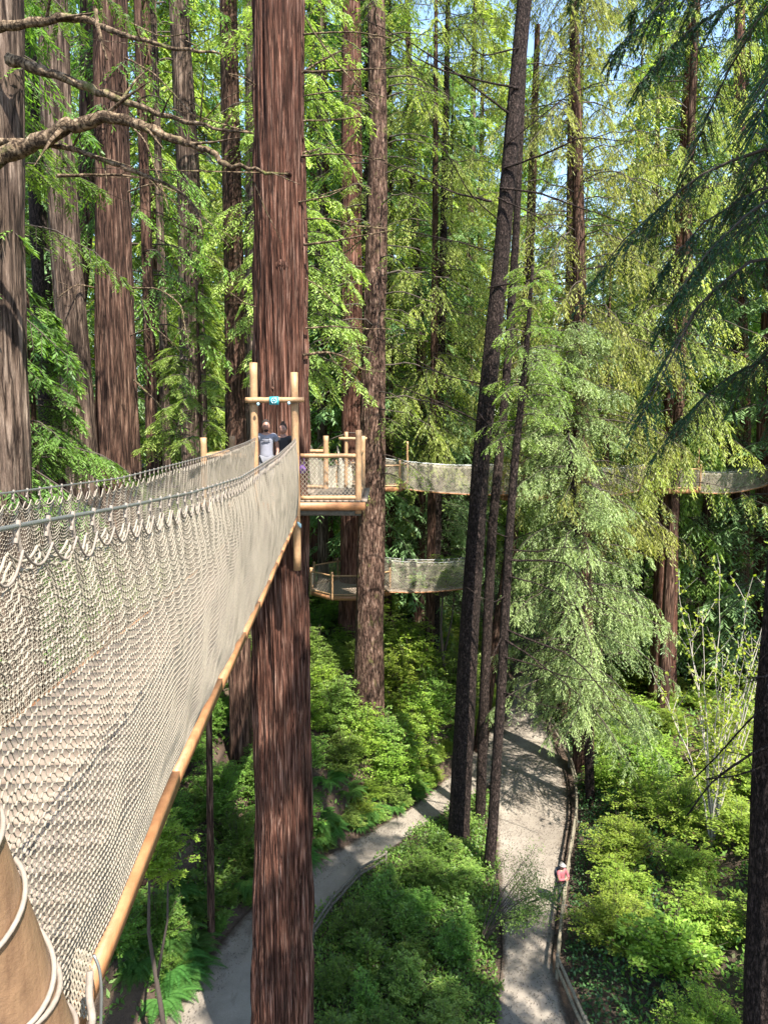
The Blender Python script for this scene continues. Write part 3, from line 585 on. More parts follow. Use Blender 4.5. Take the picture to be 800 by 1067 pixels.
for i, (x, y) in enumerate(spots):
    k = i % 5; s = 0.85 + 0.35 * g.rand(); rz = g.rand() * 6.28; z = H(x, y) - 0.2
    if k not in used:
        used.add(k); protos[k].location = (x, y, z); protos[k].rotation_euler = (0, 0, rz); continue
    copy_tree(protos[k], (x, y, z), rz, (s, s, s * (0.9 + 0.2 * g.rand())))
# unseen trees added around and behind the lookout to shade the lower paths
for (x, y, k, s) in [(9.5, 1.0, 1, .66), (9, -12.0, 0, .55), (15, 8, 2, .66), (13, -5, 0, .6), (19, 12.5, 0, .5), (12.5, -1, 3, .6)]:
    if k >= 0: copy_tree(protos[k], (x, y, -18.2), x * 3.0, (s, s, s), 'unseen conifer added close beside the lookout for shade', 'shade conifers added around the lookout')
free_tree('conifer_tree', 'unseen conifer added right beside the lookout for shade', 8.8, 5.2, 20, dict(z0=5.5, z1=20, nb=110, Lmax=5.0, low=.9, top=.7, droop=.5, r0=.04, nbl=26, nlf=13, leafL=.3, leafW=.09, lb=1.1, hang=.5), 'redwoodleaf', .4, 250, group='shade conifers added around the lookout')
# far wood as one mass
mb = MB(); g = rs(5); N_ = 90000
a = np.radians(-42 + 84 * g.rand(N_)); d = 122 + 30 * g.rand(N_); zz = -16 + 34 * g.rand(N_)
P = np.stack([d * np.sin(a), d * np.cos(a), zz], -1)
nn = vnoise(P[:, 0] * .16, P[:, 1] * .16, P[:, 2] * .05, 8); keep = nn > 0.36 + 0.018 * np.maximum(zz, 0); P = P[keep]
D = nrm(g.rand(len(P), 3) - np.array([.5, .5, .9])); mb.leaves(P, D, nrm(g.rand(len(P), 3) - 0.5 + UP * .6), 1.3, 0.45, 0, g.rand(len(P)))
mb.obj('forest', M['farleaf'])['kind'] = 'stuff'; bpy.data.objects['forest']['label'] = 'green mass of distant forest closing the view'; bpy.data.objects['forest']['category'] = 'forest'

# ------------------------------------------------------------------ shrubs, ferns, ground cover
def bush_mb(seed, rad, h, nst, leafL=0.08, leafW=0.045, per=90, lean=0.9):
    g = rs(seed); mb = MB()
    for i in range(nst):
        az = g.rand() * 6.283; el = g.rand() ** 0.7; L = (0.6 + 0.5 * g.rand())
        end = np.array([math.cos(az) * rad * el * lean, math.sin(az) * rad * el * lean, h * L * math.sqrt(max(0.08, 1 - 0.8 * el * el))])
        mid = end * np.array([.35, .35, .6]); t = np.linspace(0, 1, 6)[:, None]
        P = 2 * (1 - t) * t * mid + t * t * end
        mb.tubes(P[:-1], P[1:], 0.018 * (1 - t[:-1, 0]) + .004, 0.018 * (1 - t[1:, 0]) + .004, 1, 3)
        tone = g.rand() * .5 + .15
        # side sprays in layers near the stem end
        for j in range(7):
            tt = 0.35 + 0.65 * g.rand(); c = 2 * (1 - tt) * tt * mid + tt * tt * end
            a2 = g.rand() * 6.283; dd = nrm(np.array([[math.cos(a2), math.sin(a2), 0.25 * g.rand()]]))[0]; Ls = 0.22 * rad * (0.6 + 0.8 * g.rand()); k = per // 7
            s = g.rand(k, 1); sd = np.where(np.arange(k) % 2, 1., -1.)[:, None]; S = np.cross(dd, UP)
            pos = c + dd * s * Ls + S * sd * 0.07 * rad * g.rand(k, 1) * (1.2 - s) - UP * 0.25 * Ls * s ** 2
            ld = nrm(dd + S * sd * 0.8 + (g.rand(k, 3) - 0.5) * 0.8); nn = nrm(UP + (g.rand(k, 3) - 0.5) * 1.1)
            mb.leaves(pos, ld, nn, leafL * (0.6 + 0.8 * g.rand(k)), leafW * (0.7 + 0.6 * g.rand(k)), 0, np.clip(tone + 0.35 * s[:, 0] + 0.3 * (g.rand(k) - .5), 0.05, 1) * (g.rand(k) > .03))
    return mb
BUSH = {}
def make_bush(key, label, group, leaf, seed, rad, h, nst, name='shrub', wood='twig', **kw):
    t = thing(name, label, 'shrub', (0, 0, 0), group)
    mb = bush_mb(seed, rad, h, nst, **kw)
    mb.obj('foliage', [M[leaf], M[wood]], t); BUSH.setdefault(key, []).append([t, False])
for s in range(3):
    LS = [.065, .095, .125][s]
    make_bush('bank', 'green shrub crowding the bank left of the paths', 'shrubs on the left bank', 'bushleaf', 400 + s, 1.3, 1.7, [110, 80, 50][s], per=[190, 130, 90][s], leafL=LS, leafW=LS * .5)
    make_bush('right', 'yellow-green sunlit shrub on the slope right of the rail fence', 'shrubs right of the fence', 'limeleaf', 420 + s, 1.5, 1.6, [110, 80, 50][s], per=[190, 130, 100][s], leafL=LS, leafW=LS * .45)
    make_bush('island', 'leafy shrub on the wedge of ground between the two paths', 'shrubs between the paths', 'bushleaf', 430 + s, 1.2, 1.7, [110, 80, 55][s], per=[190, 140, 90][s], leafL=LS * .9, leafW=LS * .5)
make_bush('island', 'lime-tipped shrub on the wedge of ground between the two paths', 'lime shrubs between the paths', 'brightleaf', 445, 1.1, 1.6, 80, per=150)
make_bush('bankl', 'lime-green shrub with sunlit leaf colour on the bank under the walkways', 'sunlit-coloured shrubs on the bank', 'limeleaf', 441, 1.4, 1.8, 90, per=140)
make_bush('bankl', 'lime-green shrub with sunlit leaf colour on the bank under the walkways', 'sunlit-coloured shrubs on the bank', 'brightleaf', 442, 1.4, 1.8, 90, per=140)
def bush_label(key, x, y, old):
    if key == 'right':
        d = sdr(x, y); a = 'right behind the rail fence' if d < 3.2 else 'midway up the right slope' if d < 8 else 'high on the right slope'
        b_ = 'at the bottom of the view' if y < 24 else 'level with the walker' if y < 33 else 'past the walker' if y < 43 else 'far beyond the walker'
        return f'yellow-green sunlit shrub {a}, {b_}'
    if key in ('bank', 'bankl'):
        d = sdl(x, y); a = 'edging the left path' if d < 1.2 else 'low on the left bank' if d < 3.5 else 'high on the left bank'
        b_ = 'left of the big platform trunk' if x / y < -.155 else 'between big trunk and mossy trunk' if x / y < 0 else 'between mossy trunk and leaning trunk' if x / y < .12 else 'behind the leaning trunk'
        return ('lime-green ' if key == 'bankl' else 'green ') + f'shrub {a}, {b_}'
    c = 'front' if y < 21 else 'middle' if y < 27 else 'far'
    return old.replace('on the wedge', f'on the {c} part of the wedge')
def put_bush(key, i, x, y, s, sz=None, dz=-0.15):
    L = BUSH[key]; e = L[i % len(L)]; loc = (x, y, H(x, y) + dz); rz = random.random() * 6.28; sc = (s, s, sz or s)
    if not e[1]:
        e[1] = True; e[0]['label'] = bush_label(key, x, y, BASE[e[0].name]); e[0].location = loc; e[0].rotation_euler = (0, 0, rz); e[0].scale = sc
    else: copy_tree(e[0], loc, rz, sc, bush_label(key, x, y, BASE[e[0].name]))
BASE = {e[0].name: e[0]['label'] for L in BUSH.values() for e in L}
random.seed(9); g = rs(99)
def scatter(n, x0, x1, y0, y1, ok, mind):
    out = []; k = 0
    while len(out) < n and k < 20000:
        k += 1; x = x0 + (x1 - x0) * g.rand(); y = y0 + (y1 - y0) * g.rand()
        if abs(x) > y * 0.60 + 2: continue
        if not ok(x, y): continue
        if all((x - a) ** 2 + (y - b_) ** 2 > mind * mind for a, b_ in out): out.append((x, y))
    return out
sdl = lambda x, y: float(seg_dist(np.array([x]), np.array([y]), LB)[0])
sdr = lambda x, y: float(-seg_dist(np.array([x]), np.array([y]), RB)[0])
i = 0
for (x, y, q) in [(-1.0, 34.6, 1.35), (.2, 34.9, 1.45), (1.2, 35.9, 1.35), (-2.2, 35.2, 1.4), (1.6, 37.6, 1.5), (2.6, 39.0, 1.7), (.9, 39.3, 1.7), (3.6, 41.0, 1.9), (1.8, 41.2, 2.0), (4.6, 42.6, 1.9)]: put_bush('bankl', i, x, y, q * .9, q * 1.25, -.3); i += 1
for (x, y) in scatter(46, -9, 8, 22, 50, lambda x, y: .35 < sdl(x, y) < 1.0, .62):
    put_bush('bank' if y < 31 else 'bankl', i, x, y, 0.42 + 0.2 * g.rand(), dz=-0.1); i += 1
for (x, y) in scatter(190, -18, 10, 17, 52, lambda x, y: sdl(x, y) > 0.9 and (x - (-6.2)) ** 2 + (y - 19) ** 2 > 1, 1.12):
    lit_tint = y > 31 and x > -4; put_bush('bankl' if lit_tint else 'bank', i, x, y, 0.85 + 0.5 * g.rand(), dz=-0.3); i += 1  # sunlit zone of the bank painted in by lime leaves instead of green
for (x, y) in scatter(95, 4, 36, 15, 58, lambda x, y: sdr(x, y) > 1.7, 1.8):
    put_bush('right', i, x, y, 0.85 + 0.55 * g.rand(), dz=-0.25); i += 1
def island(x, y):
    a = -float(seg_dist(np.array([x]), np.array([y]), REDGE)[0]); b_ = float(seg_dist(np.array([x]), np.array([y]), LEDGE2)[0])
    return a > 1.5 and b_ > 1.2 and y < 35
for (x, y) in scatter(46, -4, 6, 14, 36, island, 1.25):
    put_bush('island', i, x, y, 0.45 + 0.6 * g.rand(), 0.4 + 0.85 * g.rand()); i += 1
# the sunlit little tree seen under the net, left of the big trunk
t = thing('young_tree', 'small bushy lime-green tree just right of the bridge edge at bottom left', 'tree', (-6.35, 19.0, H(-6.35, 19.0) - .2))
TH = -12.1 - H(-6.35, 19.0); sh = bush_mb(460, 1.5, 1.9, 95, per=250, leafL=.075, leafW=.04)
for V in sh.v: V += np.array([0, 0, TH])
sh.obj('crown', [M['limeleaf'], M['twig']], t)
MB().tube([(0.3, 0.2, 0), (0.1, 0.1, TH * .4), (-.1, 0, TH * .75), (0, 0, TH + .6)], [.09, .07, .05, .03], 0, 8).tube([(0.05, 0.08, TH * .5), (.4, .1, TH * .8), (.5, 0, TH + .6)], [.05, .03, .02], 0, 6).obj('trunk', M['twig'], t, smooth=True)
for (x, y, sc_, lb_) in [(3.3, 40.6, 1.2, 'tall lime shrub in front of the lower net bridge beside the leaning trunk')]:
    copy_tree(t, (x, y, H(x, y) - .2), x * 2, (sc_ * 1.2, sc_ * 1.2, sc_ * 1.0), lb_)
# ferns
def fern_mb(seed):
    g = rs(seed); mb = MB()
    for i in range(22):
        az = i * 2.399 + g.rand() * .4; L = 0.75 + .4 * g.rand(); d = np.array([math.cos(az), math.sin(az), 0]); up = 0.8 + .5 * g.rand()
        t = np.linspace(0.05, 1, 34); P = d * (t * L)[:, None] + UP * ((up * t - (up * .95) * t ** 2.0) * L)[:, None]
        mb.tubes(P[:-1], P[1:], .006, .004, 0, 3, np.full(33, .3)); T = nrm(np.gradient(P, axis=0)); S = nrm(np.cross(T, UP))
        ln = 0.17 * np.sin(np.clip(t * 2.9 + .25, 0, 3.1)) + .02
        for sd in (-1, 1):
            mb.leaves(P, nrm(S * sd + T * .25), nrm(UP + (g.rand(34, 3) - .5) * .5), ln, .035, 0, np.clip(.3 + .5 * g.rand() + .2 * (g.rand(34) - .5), 0, 1), .25)
    return mb
ft = thing('fern', 'sword fern arching beside the edge of the left path', 'fern', (0, 0, 0), 'ferns along the left path'); fern_mb(1).obj('fronds', M['fernleaf'], ft)
first = True; Lp = resample(LEDGE[2:8], 60)
for k in range(34):
    p = Lp[g.randint(0, 60)]; off = 0.35 + 1.6 * g.rand(); x, y = p[0] - off * .75, p[1] + off * .66; s = .75 + .5 * g.rand()
    if first: ft.location = (x, y, H(x, y)); first = False
    else: copy_tree(ft, (x, y, H(x, y)), g.rand() * 6.28, (s, s, s))
# ground cover and ivy, one mass each
def cover(name, label, cat, n, x0, x1, y0, y1, ok, L, W, mat, hgt, seed):
    g = rs(seed); x = x0 + (x1 - x0) * g.rand(n); y = y0 + (y1 - y0) * g.rand(n); k = ok(x, y); x, y = x[k], y[k]; n = len(x)
    z = Hn(x, y) + hgt * g.rand(n) * (0.3 + vnoise(x * 1.2, y * 1.2, 0, 6))
    P = np.stack([x, y, z], -1); D = nrm(np.stack([g.rand(n) - .5, g.rand(n) - .5, g.rand(n) * .5], -1)); o = MB().leaves(P, D, nrm(UP + (g.rand(n, 3) - .5)), L * (.6 + .8 * g.rand(n)), W, 0, g.rand(n)).obj(name, M[mat])
    tag(o, label, cat, kind='stuff')
cover('undergrowth', 'low green undergrowth carpeting the forest floor', 'undergrowth', 260000, -45, 50, 18, 100, lambda x, y: (seg_dist(x, y, LB) > .35) | (-seg_dist(x, y, RB) > 1.4), .22, .11, 'bushleaf', .55, 1)
def okiv(x, y): d = -seg_dist(x, y, RB); return (d > .45) & (d < 3.6)
cover('ivy', 'dark glossy ivy carpet directly behind the rail fence', 'ivy', 60000, 2, 14, 14, 48, okiv, .11, .09, 'ivyleaf', .5, 2)
def okis(x, y): return (-seg_dist(x, y, REDGE) > -.25 + .6 * vnoise(x * 1.5, y * 1.5, 0, 31)) & (seg_dist(x, y, LEDGE2) > -.25 + .6 * vnoise(x * 1.5, y * 1.5, 0, 32)) & (y < 38.5)
cover('ground_leaves', 'small green plants covering the wedge between the paths', 'undergrowth', 90000, -4, 7, 14, 38.5, okis, .13, .07, 'bushleaf', .5, 3)
def okpa(x, y): return (seg_dist(x, y, LEDGE2) < 0.3) & (-seg_dist(x, y, RB) < 0.6) | (np.abs(seg_dist(x, y, LEDGE)) < 1.2)
cover('leaf_litter', 'fallen brown needles scattered along the paths', 'litter', 60000, -9, 13, 17, 48, okpa, .07, .02, 'twig', .02, 4)
for o in (bpy.data.objects['leaf_litter'],): o.location.z = .10
# young maple with pale bare twigs on the right
t = thing('young_maple', 'pale-stemmed sapling with sparse yellow-green leaves in front of the reddish trunk', 'tree', (0, 0, 0))
base = at(742, 860, 27); base.z = H(base.x, 27) - .1; t.location = base
g = rs(500); st = MB(); lv = MB()
for i in range(16):
    az = g.rand() * 6.28; L = 7.0 + 4.5 * g.rand(); sp_ = .7 + 2.0 * g.rand(); k = 12; tt = np.linspace(0, 1, k)
    P = np.stack([math.cos(az) * sp_ * tt ** 1.4, math.sin(az) * sp_ * tt ** 1.4, L * tt], -1) + (g.rand(k, 3) - .5) * .14; P[0] *= 0
    st.tube(P, .035 * (1 - tt) + .007, 0, 5, False)
    for j in range(16):
        q = P[g.randint(3, k)]; d = nrm(np.array([[g.rand() - .5, g.rand() - .5, .5]]))[0]; e = q + d * (.4 + .9 * g.rand()); st.tube([q, (q + e) / 2 + (g.rand(3) - .5) * .1, e], [.011, .008, .004], 0, 3, False)
        m_ = 9; pos = q + (e - q) * g.rand(m_, 1) + (g.rand(m_, 3) - .5) * .2
        lv.leaves(pos, nrm(g.rand(m_, 3) - np.array([.5, .5, .6])), nrm(UP + (g.rand(m_, 3) - .5)), .15 * (.5 + g.rand(m_)), .12, 0, g.rand(m_), .5)
st.obj('stems', M['paletwig'], t, smooth=True); lv.obj('leaves', M['mapleleaf'], t)
# twiggy dead sapling near the path
t = thing('bare_shrub', 'half-bare shrub with wispy green top leaning over the middle of the right path', 'shrub', at_ground(500, 985)); g = rs(510); st = MB(); lv = MB()
for i in range(22):
    az = R(-60 + 120 * g.rand()); L = 2.4 + 1.2 * g.rand(); tt = np.linspace(0, 1, 8)
    P = np.stack([math.cos(az) * L * .8 * tt, math.sin(az) * L * .8 * tt, L * .75 * tt ** .8 + .3 * np.sin(tt * 3)], -1) + (g.rand(8, 3) - .5) * .12; P[0] *= 0
    st.tube(P, .02 * (1 - tt) + .005, 0, 4, False)
    m_ = 260; s_ = .6 + .4 * g.rand(m_); pos = np.stack([np.interp(s_, tt, P[:, a]) for a in range(3)], -1) + (g.rand(m_, 3) - .5) * .55
    lv.leaves(pos, nrm(g.rand(m_, 3) - .5), nrm(UP + (g.rand(m_, 3) - .5) * .8), .08, .03, 0, g.rand(m_))
st.obj('stems', M['twig'], t); lv.obj('foliage', M['bushleaf'], t)

# ------------------------------------------------------------------ rope net bridges
def lin(xs, ys): return lambda s: np.interp(s, xs, ys)
def bridge(label, A, B, width, top_prof, bot_prof, cell=0.045, nrow=26, rope=0.0024, scal=0.16, sc_amp=0.06, group=None, planks=True, hang=None, skew=0.0):
    """A, B: ends of the right-hand side at deck level (x,y,z0). *_prof(t) give z of cable and of the edge board; left side is offset by width"""
    A = np.array(A, float); B = np.array(B, float); d2 = B - A; d2[2] = 0; Ln = np.linalg.norm(d2); d = d2 / Ln; lat = np.array([-d[1], d[0], 0])
    br = thing('rope_bridge', label, 'bridge', (A[0], A[1], float(bot_prof(0))), group)
    def base(s): return A[None] * np.array([[1, 1, 0]]) + d[None] * s[:, None]
    for side, off in (('right', 0.0), ('left', width)):
        nc = int(Ln / cell * 2); n = nrow
        ii, jj = np.meshgrid(np.arange(nc + 1), np.arange(n + 1), indexing='ij')
        par_ = ((ii + jj) % 2); zig = (par_ - 0.5) * 0.26 * np.clip(np.minimum(jj, n - jj), 0, 1)
        s = ii * cell / 2; q = np.clip((jj + zig) / n, 0, 1); s = s + 0.004 * np.sin(ii * 12.9 + jj * 7.7) + skew * q * np.clip(1 - s / 2.5, 0, 1)
        sw = s + 0.05 * np.sin(s * 1.7 + q * 2)
        t = np.clip(s / Ln, 0, 1)
        zt = top_prof(t) - 0.045; zb = bot_prof(t)
        ph = (sw / scal) % 1.0
        irr = 0.6 + 0.8 * vnoise(np.floor(sw / scal) * 1.7, 0, 0, 12 + (side == 'left'))
        scl = sc_amp * irr * 4 * ph * (1 - ph)
        wob = 0.05 * (vnoise(s * 0.9, q * 3, 0, 21) - .5) * 2 + 0.028 * (vnoise(s * 3.0, q * 5, 0, 22) - .5) * 2
        z = zt + (zb - zt) * q - (scl * (1 - q) ** 4) + wob * np.sin(np.pi * np.clip(q, 0, 1))
        bulge = (0.05 * np.sin(np.pi * q) * (1 + 1.0 * (vnoise(s * .9, q * 2, 0, 23) - .5)) + 0.018 * (vnoise(s * 5, q * 9, 0, 24) - .5)) * (-1 if side == 'right' else 1)
        P = base(s.ravel()).reshape(*s.shape, 3) + lat * (off + bulge)[..., None]; P[..., 2] = z
        mb = MB(); A_ = P[:-1].reshape(-1, 3); B_ = P[1:].reshape(-1, 3); mb.tubes(A_, B_, rope, rope, 0, 3)
        vm = (par_[:, :-1] == 1); mb.tubes(P[:, :-1][vm], P[:, 1:][vm], rope * .72, rope * .72, 0, 3)
        for j in (0, 1): mb.tubes(P[:-1, j], P[1:, j], rope * 1.5, rope * 1.5, 0, 4)
        mb.tubes(P[:-1, n], P[1:, n], rope * 2, rope * 2, 0, 4)
        o = mb.obj('net', M['rope' if hang else 'sunlit_farrope']); parent_keep(o, br)
        # hangers: loops of cord between cable and net
        k = np.arange(0, Ln, scal); tt = k / Ln; b0 = base(k) + lat * off; c1 = b0.copy(); c1[:, 2] = top_prof(tt); c2 = b0.copy(); c2[:, 2] = top_prof(tt) - 0.05
        c2 += d * 0.012
        mb = MB().tubes(c1, c2, rope * 1.9, rope * 1.9, 0, 4); c1b = c1 - d * .02; mb.tubes(c1b, c2, rope * 1.3, rope * 1.3, 0, 3)
        ring = np.array([[0, 0, 0]]); mb.tubes(c1 + UP * .014 + d * .01, c1 - UP * .03 - d * .01, rope * 2.6, rope * 2.2, 0, 4)
        if hang:      # thick scalloped edge cord
            kk = np.linspace(0, Ln, int(Ln / scal * 8)); ph = (kk / scal) % 1.0; irr = 0.6 + 0.8 * vnoise(np.floor(kk / scal) * 1.7, 0, 0, 12 + (side == 'left'))
            Q = base(kk) + lat * (off - (0.01 if side == 'right' else -.01)); Q[:, 2] = top_prof(kk / Ln) - 0.045 - (sc_amp * irr + .012) * 4 * ph * (1 - ph)
            mb.tubes(Q[:-1], Q[1:], hang, hang, 0, 5)
        parent_keep(mb.obj('hanger_cords', M['whiterope']), br)
        kk = np.linspace(-0.6 if hang else 0, Ln, 80); Q = base(kk) + lat * off; Q[:, 2] = top_prof(np.clip(kk / Ln, 0, 1)) + .004
        parent_keep(MB().tube(Q, rope * 2.3, 0, 6).obj('cable', M['steel'], smooth=True), br)
        kk = np.linspace(skew, Ln, 60); Q = base(kk); Q[:, 2] = bot_prof(kk / Ln)
        mb = MB(); lo = off + (-.01 if side == 'right' else .01)
        for i in range(0, 59, 5):
            j = min(i + 5, 59); pa = Q[i] + lat * lo + UP * (0.004 if (i // 5) % 2 else -.004) + d * .004; pb = Q[j] + lat * lo + UP * (0.004 if (i // 5) % 2 else -.004)
            dd = Vector(pb - pa); Mx = dd.to_track_quat('Y', 'Z').to_matrix(); mb.box((pa + pb) / 2, (.020, dd.length / 2, .030), 0, Mx)
        parent_keep(mb.obj('edge_board', M['plank']), br)
    if planks:
        mb = MB(); k = np.arange(0.05, Ln - .05, .15)
        for i, s_ in enumerate(k):
            c = A * np.array([1, 1, 0]) + d * s_ + lat * width / 2; c[2] = float(bot_prof(s_ / Ln)) + .03
            mb.box(c, (width / 2 - .02, .066, .016), 0, Matrix.Rotation(math.atan2(d[1], d[0]) - math.pi / 2 + .006 * math.sin(i * 7.1), 3, 'Z'))
        parent_keep(mb.obj('deck', M['deck']), br)
    return br
tA, tB = 1.0, 16.45
ya = lambda *y: [(q - tA) / (tB - tA) for q in y]
xr = lambda Y: -0.624 - 0.0792 * Y
BR1 = bridge('long rope net bridge with orange edge boards filling the left foreground', (xr(tA), tA, 0), (xr(tB), tB, 0), 0.87,
    lin(ya(1.0, 1.45, 2.3, 3.5, 5.5, 10.1, 14, 16.45), [-.19, -.20, -.25, -.31, -.375, -.37, -.30, -.23]),
    lin(ya(1.0, 1.72, 3, 4.3, 7, 10, 13, 16.45), [-1.42, -1.41, -1.40, -1.47, -1.63, -1.74, -1.86, -1.98]), cell=0.026, nrow=52, rope=0.0025, scal=0.165, sc_amp=.045, hang=.0032, skew=.60)

def logm(mb, a, b_, r, sides=14, wob=.006, mi=0, taper=.94):
    a = Vector(a); b_ = Vector(b_); n = 12; g = rs(int(abs(a.x * 77 + b_.z * 13 + a.y * 7) * 10) % 9999)
    P = [a.lerp(b_, i / n) + Vector((g.rand() - .5, g.rand() - .5, g.rand() - .5)) * wob for i in range(n + 1)]
    mb.tube(P, [r * (1 - (1 - taper) * i / n) * (1 + .05 * (g.rand() - .5)) for i in range(n + 1)], mi, sides); return mb
def part_log(parent, name, a, b_, r, mat='log', **k):
    o = logm(MB(), a, b_, r, **k).obj(name, M[mat], smooth=True); parent_keep(o, parent); return o
def coil(parent, c, r, h, turns, axis='Z', mat='whiterope', rr=.007):
    t = np.linspace(0, turns * 2 * math.pi, int(turns * 14)); q = t / t[-1] * h
    if axis == 'Z': P = np.stack([np.cos(t) * r, np.sin(t) * r, q], -1)
    else: P = np.stack([q, np.cos(t) * r, np.sin(t) * r], -1)
    o = MB().tube(P + np.array(list(c)), rr, 0, 5).obj('rope_lashing', M[mat], smooth=True); parent_keep(o, parent); return o

# ------------------------------------------------------------------ lookout platform the view is taken from: its rope-wound corner log shows lower left
LK = thing('lookout_platform', 'thick varnished log wound with cord in the lower left corner', 'platform', (0, -0.6, -1.58))
mb = MB()
for i in range(17): mb.box((-0.9 + .02 + i * .14 - .0, -.5, -1.60), (.066, 1.55, .02))
parent_keep(mb.obj('deck', M['deck']), LK)
mb = MB(); mb.box((0.2, 1.0, -1.70), (1.2, .04, .075)); mb.box((0.2, -2.0, -1.70), (1.2, .04, .075)); mb.box((-.96, -.5, -1.70), (.03, 1.45, .075))
parent_keep(mb.obj('joist', M['plank']), LK)
def axp(u, v, t):
    a = (u - 400) / F; b_ = (533.5 - v) / F
    return Vector((a * t, t * (math.cos(PITCH) + b_ * math.sin(PITCH)), t * (-math.sin(PITCH) + b_ * math.cos(PITCH))))
LA = axp(31, 1114, 1.50); LBt = axp(-68, 880, 1.24); ld = (LBt - LA)
LTOP = LA + ld * 2.6; LBOT = LA - ld * .9
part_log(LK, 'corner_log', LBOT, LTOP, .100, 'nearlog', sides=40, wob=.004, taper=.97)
dn = ld.normalized(); ex = dn.cross(Vector((0, 0, 1))).normalized(); ey = dn.cross(ex)
for i, (s_, sl, rr) in enumerate([(.14, .03, .005), (.40, .04, .0055), (.46, .05, .0052), (.74, .03, .0048), (.98, .05, .005), (1.02, -.02, .005)]):
    c = LA + ld * s_; P = []
    for k in range(41):
        a = k / 40 * 2 * math.pi; P.append(c + (ex * math.cos(a) + ey * math.sin(a)) * .105 + dn * (sl * math.sin(a + i)))
    o = MB().tube(P, rr, 0, 8).obj('rope_lashing', M['whiterope'], smooth=True); parent_keep(o, LK)
# knots and lacing down the net's near end
g = rs(7)
for (u, v, t_, r_) in [(88, 868 + 0, 1.62, .02), (30, 893, 1.45, .018)]:
    c = axp(u - 58, v + 15, t_); P = [c + Vector(((g.rand() - .5), (g.rand() - .5), (g.rand() - .5))) * r_ * 2.2 for k in range(16)]
    o = MB().tube(resample(P, 60), .006, 0, 6).obj('knot', M['whiterope'], smooth=True); parent_keep(o, LK)
P = [axp(94, 1012, 1.66), axp(93, 1040, 1.64), axp(97, 1060, 1.6), axp(93, 1090, 1.6)]
parent_keep(MB().tube(resample(P, 20), .008, 0, 8).obj('rope_tail', M['whiterope'], smooth=True), LK)
P = [axp(98, 995, 1.8), axp(104, 1008, 1.8), axp(106, 1030, 1.8), axp(105, 1080, 1.8)]
parent_keep(MB().tube(resample(P, 20), .004, 0, 8).obj('wire_tail', M['steel'], smooth=True), LK)
# dangling bits of net at the end of the board
Pn = np.array([[list(axp(74 + i * 4.0 + (j % 2) * 2, 985 + j * 5.5 + i * 1.5, 1.75 + .004 * i)) for j in range(14)] for i in range(6)])
e = [(Pn[:, j], Pn[:, j + 1]) for j in range(13)] + [((Pn[1:, j], Pn[:-1, j + 1]) if j % 2 == 0 else (Pn[:-1, j], Pn[1:, j + 1])) for j in range(13)]
parent_keep(MB().tubes(np.concatenate([x[0] for x in e]), np.concatenate([x[1] for x in e]), .0026, .0026, 0, 4).obj('net_end', M['rope']), LK)

# ------------------------------------------------------------------ platform round the main redwood
DZ = -1.62
PF = thing('tree_platform', 'peeled-log platform with gate posts around the big redwood', 'platform', (-2.5, 18.0, DZ))
X0, X1, Y0, Y1 = -4.15, -0.42, 16.5, 19.9
mb = MB(); x = X0 + .07
tx, ty, tr = -2.5, 18.0, .80
while x < X1:
    if abs(x - tx) < tr:
        h_ = math.sqrt(tr * tr - (x - tx) ** 2)
        mb.box((x, (Y0 + ty - h_) / 2, DZ - .02), (.065, (ty - h_ - Y0) / 2, .02)); mb.box((x, (Y1 + ty + h_) / 2, DZ - .02), (.065, (Y1 - ty - h_) / 2, .02))
    else: mb.box((x, (Y0 + Y1) / 2, DZ - .02), (.065, (Y1 - Y0) / 2, .02))
    x += .14
parent_keep(mb.obj('deck', M['deck']), PF)
for (a, b_, nm) in (((X0, X1), Y0 + .03, 'fascia'), ((X0, X1), Y1 - .03, 'fascia')):
    parent_keep(MB().box(((a[0] + a[1]) / 2, b_, DZ - .135), ((a[1] - a[0]) / 2, .03, .09)).obj('fascia', M['plank']), PF)
    parent_keep(MB().box(((a[0] + a[1]) / 2, b_ + (.06 if b_ < 18 else -.06), DZ - .29), ((a[1] - a[0]) / 2 - .1, .025, .06)).obj('beam', M['darkrail']), PF)
for xx in (X0 + .03, X1 - .03): parent_keep(MB().box((xx, (Y0 + Y1) / 2, DZ - .135), (.03, (Y1 - Y0) / 2 - .065, .09)).obj('fascia', M['plank']), PF)
xl, xg = -2.86, -1.95
def logpx(nm, u0, v0, u1, v1, Y, r, mat='log'):
    part_log(PF, nm, at(u0, v0, Y), at(u1, v1, Y), r, mat)
logpx('gate_post', 266, 532, 264, 378, 16.36, .088)
logpx('gate_post', 310, 594, 306.5, 388, 16.36, .085)
part_log(PF, 'crossbar', at(256, 417, 16.2), at(317, 416.5, 16.2), .062)
coil(PF, at(262, 414.5, 16.2) + Vector((0, .12, -.14)), .098, .06, 3, 'Z'); coil(PF, at(307, 414, 16.2) + Vector((0, .12, -.14)), .094, .06, 3, 'Z')
